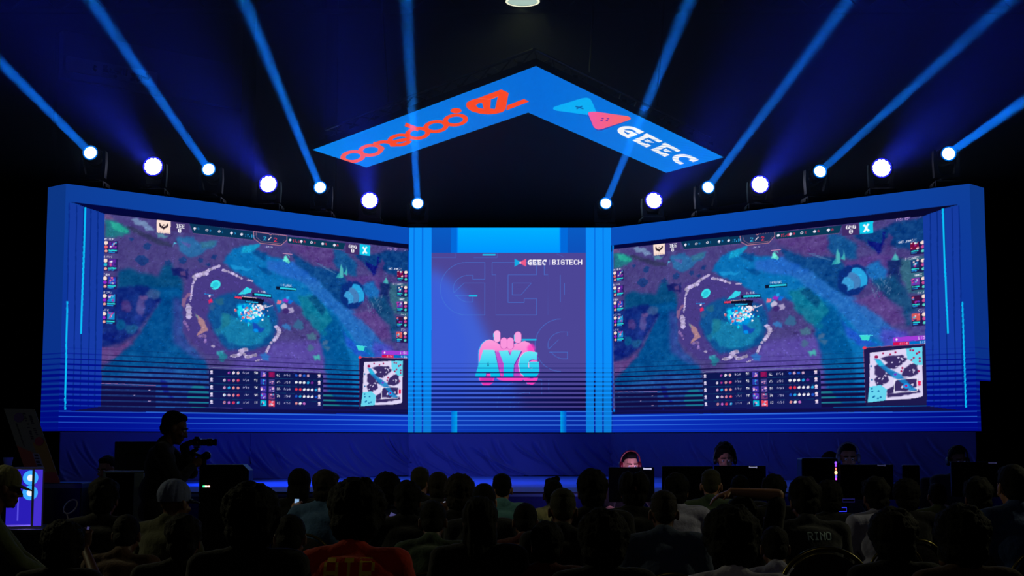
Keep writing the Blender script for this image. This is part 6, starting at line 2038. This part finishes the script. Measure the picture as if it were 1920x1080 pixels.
# ------------------------------------------------------------------ the audience
TOPS = {'short': .126, 'fade': .130, 'thick': .149, 'bushy': .176, 'curly': .166, 'parted': .148, 'long': .140, 'quiff': .160, None: .135}
A = [  # frame x, frame y of the hair top, distance, hair, hair colour, skin, shirt, turn, pose, label, chair label
 (562, 878, 11.3, 'long', 'black', 'mid', 'black', 0, 'sit', 'person with smooth dark hair beside the one with lit wavy hair, front rows', None),
 (612, 880, 10.3, 'thick', 'brown', 'mid', 'denim', -18, 'sit', 'person in blue denim jacket whose brown hair catches light', None),
 (726, 885, 10.6, 'curly', 'black', 'dark', 'navy', 0, 'sit', 'curly-haired person just before the blue floor, left of three round heads', None),
 (765, 900, 9.2, 'thick', 'black', 'dark', 'black', 0, 'sit', 'person in black with earlobe lit, behind the curly-haired one', None),
 (788, 876, 11.4, 'fade', 'olive', 'mid', 'black', -6, 'sit', 'short-haired person topmost among the heads before the centre screen', None),
 (822, 884, 10.4, 'short', 'brown', 'dark', 'charcoal', 0, 'sit', 'middle one of three round dark heads before the AYG badge', None),
 (862, 888, 9.6, 'curly', 'brown', 'dark', 'black', 0, 'sit', 'round curly head at the edge of the blue floor gap', None),
 (908, 906, 9.0, 'short', 'black', 'mid', 'charcoal', -10, 'sit', 'low dark head touching the profile head beside the blue floor', None),
 (941, 888, 10.9, 'fade', 'black', 'mid', 'teal', 6, 'sit', 'person with long neck and teal shirt shoulder against the blue floor', None),
 (1037, 893, 11.0, 'quiff', 'black', 'mid', 'cream', 4, 'sit', 'person in cream shirt seated alone against the blue floor', None),
 (1055, 916, 7.9, 'fade', 'olive', 'dark', 'black', 0, 'sit', 'close-cropped head directly behind the cream shirt', None),
 (1110, 878, 8.7, 'thick', 'black', 'dark', 'black', 0, 'sit', 'tall dark head with one red-lit ear, before the blue-grey monitor', None),
 (1188, 883, 9.6, 'parted', 'black', 'mid', 'black', 0, 'sit', 'person with centre-parted hair in front of the pink-lit player', None),
 (1244, 920, 7.7, 'fade', 'brown', 'dark', 'slate', 0, 'sit', 'person with cropped hair and slate shirt, phone glow at their shoulder', None),
 (1268, 886, 10.4, 'thick', 'black', 'mid', 'lilac', 0, 'sit', 'person in pale striped shirt between two cropped heads', None),
 (1333, 880, 10.9, 'fade', 'olive', 'mid', 'green', -10, 'sit', 'person with olive-tinted crew cut beside the raised arm', None),
 (1387, 890, 11.6, 'short', 'black', 'dark', 'black', 0, 'sit', 'dim head just above the raised forearm', None),
 (1450, 888, 10.6, 'thick', 'black', 'dark', 'black', 0, 'sit', 'dark head at the elbow end of the raised forearm', None),
 (1508, 897, 8.4, 'thick', 'black', 'dark', 'charcoal', 0, 'slouch', 'person in black shirt with RINO printed across the back', None),
 (1552, 900, 10.4, 'curly', 'black', 'dark', 'black', 6, 'sit', 'curly-haired person beside the RINO shirt', None),
 (1640, 893, 9.6, 'thick', 'black', 'dark', 'lilac', 10, 'sit', 'person in pale shirt past the small blue lit box', None),
 (1698, 897, 10.6, 'curly', 'black', 'dark', 'black', 0, 'sit', 'dim curly head below the narrow monitor edge', None),
 (1756, 905, 11.6, 'short', 'black', 'dark', 'sage', 0, 'sit', 'dim person with a lit collar edge near the outermost desk', None),
 (1832, 893, 9.2, 'thick', 'black', 'dark', 'black', 0, 'sit', 'dim head under the outermost monitor', None),
 (1897, 870, 8.2, 'short', 'black', 'mid', 'blue', 8, 'sit', 'person in blue shirt at the frame edge, turned sideways', None),
 (197, 894, 8.8, 'thick', 'black', 'dark', 'black', 0, 'sit', 'dark head before the white framed computer', None),
 (330, 899, 8.1, None, 'black', 'dark', 'olive', -35, 'sit', 'person in grey-blue cap and olive shirt, in front of the cameraman', None),
 (12, 874, 9.4, None, 'black', 'dark', 'sage', -72, 'lean_side', 'person in olive cap leaning forward in jeans beside the glowing computer', None),
 # nearer rows
 (900, 930, 6.9, 'long', 'black', 'dark', 'black', 0, 'sit', 'long-haired dark figure between the green sleeve and the cropped head', None),
 (812, 942, 8.0, 'short', 'black', 'dark', 'green', 0, 'slouch', 'person in green shirt looking down, below the three round heads', None),
 (670, 902, 6.1, 'bushy', 'black', 'dark', 'red', 0, 'slouch', 'bushy-haired person in orange-red shirt with yellow letters', None),
 (472, 903, 5.9, 'bushy', 'black', 'dark', 'black', 6, 'sit', 'large bushy-haired figure in black beside the equipment case', None),
 (545, 968, 6.9, 'short', 'black', 'dark', 'white', 0, 'slouch', 'person in white ruffled top beside the orange-red shirt', None),
 (346, 962, 6.6, 'thick', 'black', 'dark', 'black', 0, 'sit', 'tall dark figure directly behind the grey-blue cap', None),
 (121, 974, 6.9, 'bushy', 'black', 'dark', 'black', 0, 'sit', 'round bushy dark head nearest the white cable loop', None),
 (238, 968, 7.6, 'short', 'black', 'dark', 'brown', 0, 'slouch', 'person in brown shirt between the round head and the capped man', None),
 (1130, 952, 6.1, 'bushy', 'black', 'dark', 'black', 0, 'sit', 'largest dark head below the centre-parted hair', None),
 (1025, 976, 6.9, 'thick', 'black', 'dark', 'maroon', 0, 'sit', 'dark figure in maroon below the cropped head', None),
 (985, 946, 8.5, 'short', 'black', 'dark', 'maroon', 0, 'slouch', 'person in maroon shirt below the teal shoulder', None),
 (1370, 952, 5.8, 'bushy', 'black', 'dark', 'white', 0, 'slouch', 'large head with white shirt shoulders below the raised arm', None),
 (1390, 912, 8.2, 'thick', 'black', 'mid', 'black', 0, 'arms_up', 'person resting a bare raised forearm across the head', None),
 (1672, 950, 6.5, 'bushy', 'black', 'dark', 'black', 0, 'sit', 'large dark head past the empty gold-framed chair', None),
 (1800, 944, 5.9, 'bushy', 'black', 'dark', 'brown', 0, 'sit', 'large dark figure in brown in the nearest row at the dark side', None),
 (1452, 990, 7.1, 'short', 'black', 'dark', 'lilac', 0, 'slouch', 'person in pale crumpled sleeves before the RINO shirt', None),
]
PHONES = {612: ('L', 556, 948, .3, .035, .10, (150, 190, 235), .8, 3, 'upright pale lit phone held by the person in denim'),
          862: ('L', 832, 948, .25, .045, .05, (215, 225, 255), .9, -25, 'small bright phone screen among the three round heads'),
          765: ('L', 733, 974, .25, .042, .09, (66, 64, 110), 1.0, 25, 'dim lit phone between the orange-red shirt and a dark head'),
          1188: ('R', 1208, 967, .3, .020, .06, (190, 220, 205), .9, 4, 'bright narrow phone light beside the slate shirt'),
          1508: ('L', 1443, 976, .3, .045, .035, (110, 140, 180), .9, 20, 'small glint of a phone held before the RINO shirt'),
          121: ('R', 163, 1000, .3, .016, .07, (60, 56, 100), 1.0, 12, 'thin dim phone edge near the round head')}
def audience():
    grey_cap = mat('cap_cotton', (96, 108, 150), .85, 0, .3, 60, .08)
    olive_cap = mat('cap_olive', (92, 92, 56), .85, 0, .3, 60, .08)
    out = {}
    for i, (x, y, Y, hair, hc, sk, shirt, turn, ps, lab, _) in enumerate(A):
        ztop = at(x, y, Y).z
        J = pose(ps)
        H0 = (J['hd'].z if ps != 'arms_up' else J['hd'].z) + TOPS[hair] * math.cos(R(J['tilt']))
        if ps == 'arms_up':
            H0 = 1.415
        s = ztop / H0
        p = at(x, y, Y)
        rz = R(turn)
        off = Matrix.Rotation(rz, 3, 'Z') @ Vector((J['hd'].x, J['hd'].y, 0)) * s
        loc = (p.x - off.x, Y - off.y, 0)
        cap = None
        if x == 330: cap = (grey_cap, False)
        if x == 12: cap = (olive_cap, False)
        hold = PHONES.get(x)
        if hold:
            hold = (hold[0], at(hold[1], hold[2], Y + hold[3]))
        t, J, H = person(ps, loc, rz, s, sk, hair, hc, shirt, lab, jeans if x in (12, 238, 545) else None, 'seated audience seen from behind', cap, False, hold)
        out[x] = (t, J, H)
        chair(loc, rz, s, 'gold-framed banquet chair under ' + ' '.join(('the ' + lab).split()[:12]))
    return out
AUD = audience()

def back_lettering(t, J, word, zc, h, col, name, bold=.0, off=.0, k=1.05):
    """flat printed letters lying on the back of a shirt"""
    me = [c for c in t.children if c.name.startswith('shirt')][0].data
    from mathutils.bvhtree import BVHTree
    bv = BVHTree.FromPolygons([v.co.copy() for v in me.vertices], [tuple(p.vertices) for p in me.polygons])
    bm = bmesh.new()
    px = h / 7
    W = len(word) * 6 * px * k
    x = -W / 2 + off
    for ch in word:
        g = FONT[ch]
        for r_ in range(7):
            for c_ in range(5):
                if g[r_] >> (4 - c_) & 1:
                    q = []
                    for (dx, dz) in ((0, 0), (1 + bold, 0), (1 + bold, 1), (0, 1)):
                        X, Z = x + (c_ + dx) * px * k, zc + h / 2 - (r_ + dz) * px
                        hit = bv.ray_cast(Vector((X, -1, Z)), Vector((0, 1, 0)))[0]
                        q.append(Vector((X, (hit.y if hit else -.12) - .003, Z)))
                    v = [bm.verts.new(p) for p in q]; w = [bm.verts.new(p + Vector((0, .004, 0))) for p in q]
                    bm.faces.new(v); bm.faces.new(list(reversed(w)))
                    for e_ in range(4): bm.faces.new((v[e_], w[e_], w[(e_ + 1) % 4], v[(e_ + 1) % 4]))
        x += 6 * px * k
    bmesh.ops.recalc_face_normals(bm, faces=bm.faces)
    return obj(name, bm, mat('print_' + word.lower(), col, .6), t)
for xx, w, zc, h, c, b in ((1508, 'RINO', .99, .044, (190, 220, 225), .15), (670, 'AIR', .975, .115, (225, 190, 40), .0)):
    back_lettering(AUD[xx][0], AUD[xx][1], w, zc, h, c, 'lettering', b, .035 if w == 'RINO' else 0, .92 if w == 'RINO' else .72)

# the empty chair in the near row and the one seen at the frame's edge
p = at(1543, 1047, 7.0)
chair((p.x, p.y + .21, 0), 0, 1.08 * p.z / .93, 'empty gold-framed banquet chair below the RINO shirt')
p = at(8, 984, 8.3)

# lit phones in the audience
def phones():
    for x, (sd, u, v, dY, w, h, c, st, tilt, lab) in PHONES.items():
        Y = [a for a in A if a[0] == x][0][2] + dY
        p = at(u, v, Y)
        t = thing('phone', lab, 'phone', tuple(p), 0, 'phones glowing in the audience')
        M = Matrix.Rotation(R(tilt), 4, 'Y')
        bm = bmesh.new(); bx(bm, -w / 2, w / 2, 0, .008, -h / 2, h / 2, M, .002)
        obj('phone_body', bm, case_blk, t)
        bm = bmesh.new(); bx(bm, -w / 2 + .002, w / 2 - .002, -.001, 0, -h / 2 + .003, h / 2 - .003, M)
        obj('phone_screen', bm, emit('phone_glow_%d' % u, c, st), t)
phones()

# ------------------------------------------------------------------ players behind the desks
def headset(t, J, H, col, band=True):
    m = mat('headset_%d_%d' % (col[0], col[2]), col, .35, .1)
    bm = bmesh.new()
    tube(bm, [H @ Vector((.100 * math.cos(a), -.008, .030 + .112 * math.sin(a))) for a in [R(-5 + 190 * k / 20) for k in range(21)]], .009, 8)
    h = obj('headset', bm, m, t, True)
    for s in (-1, 1):
        bm = bmesh.new(); lathe(bm, [(.02, -.018), (.040, -.014), (.044, 0), (.040, .014), (.02, .018)], 20, H @ Matrix.Translation((s * .095, -.004, -.008)) @ Matrix.Rotation(R(90), 4, 'Y'))
        obj('ear_cup', bm, m, h, True)
    bm = bmesh.new(); tube(bm, [H @ Vector(p) for p in ((-.10, .02, -.03), (-.085, .07, -.07), (-.05, .10, -.085))], .004, 6)
    obj('microphone', bm, m, h, True)
def players():
    for x, y, hair, hc, sk, shirt, hs, turn, lab in ((1178, 849, 'short', 'black', 'light', 'black', (96, 16, 38), 12, 'player with pink-lit forehead and red headset behind the blue-grey monitor'),
                                        (1359, 833, 'thick', 'black', 'mid', 'black', (16, 16, 20), 0, 'player with black headset and fringe behind the twin monitors'),
                                        (1592, 834, 'short', 'black', 'mid', 'charcoal', (120, 130, 160), -6, 'player with white headset beside the coloured tower'),
                                        (1792, 840, 'short', 'black', 'dark', 'black', (18, 18, 24), 10, 'barely lit player at the outermost desk')):
        Y = 14.72
        J = pose('player')
        ztop = at(x, y, Y).z
        s = ztop / (J['hd'].z + TOPS[hair] * .95)
        p = at(x, y, Y)
        t, J, H = person('player', (p.x, p.y + J['hd'].y * s, 0), math.pi + R(turn), s, sk, hair, hc, shirt, lab, None, 'players behind the desks', None, True)
        headset(t, J, H, hs)
        # gaming chair
        c = thing('gaming_chair', {1178: 'high-backed dark chair of the pink-lit player', 1359: 'high-backed dark chair of the player in black headset', 1592: 'dark chair whose round headrest shows beside the white headset', 1792: 'dark chair of the outermost player'}[x], 'chair', (t.location.x, t.location.y, 0), math.pi + R(turn), 'chairs of the players', s)
        bm = bmesh.new(); bx(bm, -.24, .24, -.22, .26, .40, .465, None, .03); obj('seat', bm, seat_m, c, True)
        bm = bmesh.new(); bx(bm, -.23, .23, -.30, -.20, .52, 1.08, None, .04); obj('backrest', bm, seat_m, c, True)
        if x == 1592:
            bm = bmesh.new(); ell_(bm, (.13, -.26, 1.19), (.10, .04, .12)); obj('headrest', bm, seat_m, c, True)
        bm = bmesh.new(); cyl(bm, (0, 0, .07), (0, 0, .41), .03, .03, 12); obj('gas_column', bm, black_metal, c)
        bm = bmesh.new(); bx(bm, -.03, .03, -.29, -.2, .42, .56); obj('back_bracket', bm, black_metal, c)
        for k in range(5):
            a = R(72 * k + 18); bm = bmesh.new()
            cyl(bm, (0, 0, .09), (.28 * math.cos(a), .28 * math.sin(a), .07), .025, .016, 8)
            l = obj('leg', bm, black_metal, c)
            bm = bmesh.new(); cyl(bm, (.28 * math.cos(a) - .012, .28 * math.sin(a), .03), (.28 * math.cos(a) + .012, .28 * math.sin(a), .03), .03, .03, 10)
            obj('caster', bm, black_plastic, l)
    # pink key light from the player's own screen
    q = at(1190, 872, 14.3)
    L = bpy.data.lights.new('player_screen_light', 'AREA'); L.size = .3; L.size_y = .2; L.shape = 'RECTANGLE'; L.energy = 3.6; L.color = (.78, .45, 1.0)
    o = bpy.data.objects.new('player_screen_light', L); COL.objects.link(o); o.location = (q.x + .05, 14.12, 1.12)
    o.rotation_euler = (Vector((q.x - .04, 14.66, 1.36)) - o.location).to_track_quat('-Z', 'Y').to_euler()
    # person seated past the white computer
    Y = 14.35
    J = pose('player'); s = at(205, 858, Y).z / (J['hd'].z + .12); p = at(205, 858, Y)
    person('player', (p.x, p.y + J['hd'].y * s, 0), math.pi - R(20), s, 'mid', 'short', 'black', 'black', 'person half hidden by the black display, facing the hall', None, None, None, True)
    chair((p.x, p.y + J['hd'].y * s, 0), math.pi - R(20), s, 'banquet chair under the person half hidden by the black display')
players()

# ------------------------------------------------------------------ the cameraman
def cameraman():
    Y = 12.0
    J = pose('camera')
    ztop = at(333, 776, Y).z
    s = ztop / (J['hd'].z + .118)
    p = at(330, 776, Y)
    rz = R(-84)
    off = Matrix.Rotation(rz, 3, 'Z') @ Vector((J['hd'].x, J['hd'].y, 0)) * s
    t, J, H = person('camera', (p.x - off.x, Y - off.y, 0), rz, s, 'dark', 'short', 'black', 'charcoal', 'standing cameraman in dark shirt holding a camera with both hands', None, None, None, True)
    bpy.context.view_layer.update()
    W = Matrix.Translation(t.location) @ Matrix.Rotation(rz, 4, 'Z') @ Matrix.Scale(s, 4)
    # camera
    hand = W @ (J['wL'] + Vector((.03, .09, .035)))
    c = thing('video_camera', 'black video camera with long lens held by the standing cameraman', 'camera', tuple(hand + Vector((0.02, 0, -.01))), 0)
    k = .9
    c.scale = (.74, .74, .74)
    bm = bmesh.new(); bx(bm, -.05 * k, .05 * k, -.06, .06, -.045 * k, .045 * k, None, .01); bx(bm, -.03, .02, -.03, .03, .04, .062, None, .006)
    obj('camera_body', bm, case_blk, c)
    bm = bmesh.new(); lathe(bm, [(.034, 0), (.038, .03), (.036, .06), (.042, .065), (.042, .12), (.036, .125)], 24, Matrix.Translation((.045, 0, 0)) @ Matrix.Rotation(R(90), 4, 'Y'))
    l = obj('lens', bm, case_blk, c, True)
    bm = bmesh.new(); lathe(bm, [(.040, 0), (.056, .045), (.052, .045), (.036, .002)], 4, Matrix.Translation((.165, 0, 0)) @ Matrix.Rotation(R(90), 4, 'Y') @ Matrix.Rotation(R(45), 4, 'Z'))
    obj('lens_hood', bm, case_blk, l)
    bm = bmesh.new(); lathe(bm, [(.0385, .066), (.043, .068), (.0385, .071)], 24, Matrix.Translation((.045, 0, 0)) @ Matrix.Rotation(R(90), 4, 'Y'))
    obj('lens_ring', bm, mat('lens_ring_metal', (150, 150, 160), .25, .9), l)
    bm = bmesh.new(); bx(bm, -.035, .035, -.04, .04, -.062, -.043, None, .004); cyl(bm, (0, 0, -.06), (-.03, 0, -.10), .026, .022, 14)
    obj('mount_plate', bm, black_metal, c)
    g0 = hand + Vector((-.01, 0, -.10)); g1 = W @ (J['wR'] + Vector((-.03, .085, .02)))
    t2 = thing('gimbal_grip', 'black stabiliser handle under the video camera', 'gimbal', tuple(g1), 0)
    bm = bmesh.new()
    d = (g0 - g1)
    tube(bm, [Vector((0, 0, -.13)), Vector((0, 0, .03)), Vector((.02, 0, .06)), d * .7 + Vector((.03, 0, 0)), d], [.019, .019, .016, .013, .013], 12)
    obj('handle', bm, black_metal, t2, True)
    bm = bmesh.new(); lathe(bm, [(.028, -.025), (.034, -.02), (.034, .02), (.028, .025)], 18, Matrix.Translation(d) @ Matrix.Rotation(R(60), 4, 'Y'))
    obj('motor', bm, case_blk, t2, True)
    bm = bmesh.new(); lathe(bm, [(.028, -.02), (.033, -.015), (.033, .015), (.028, .02)], 18, Matrix.Translation((.02, 0, .06)) @ Matrix.Rotation(R(90), 4, 'X'))
    obj('motor', bm, case_blk, t2, True)
cameraman()
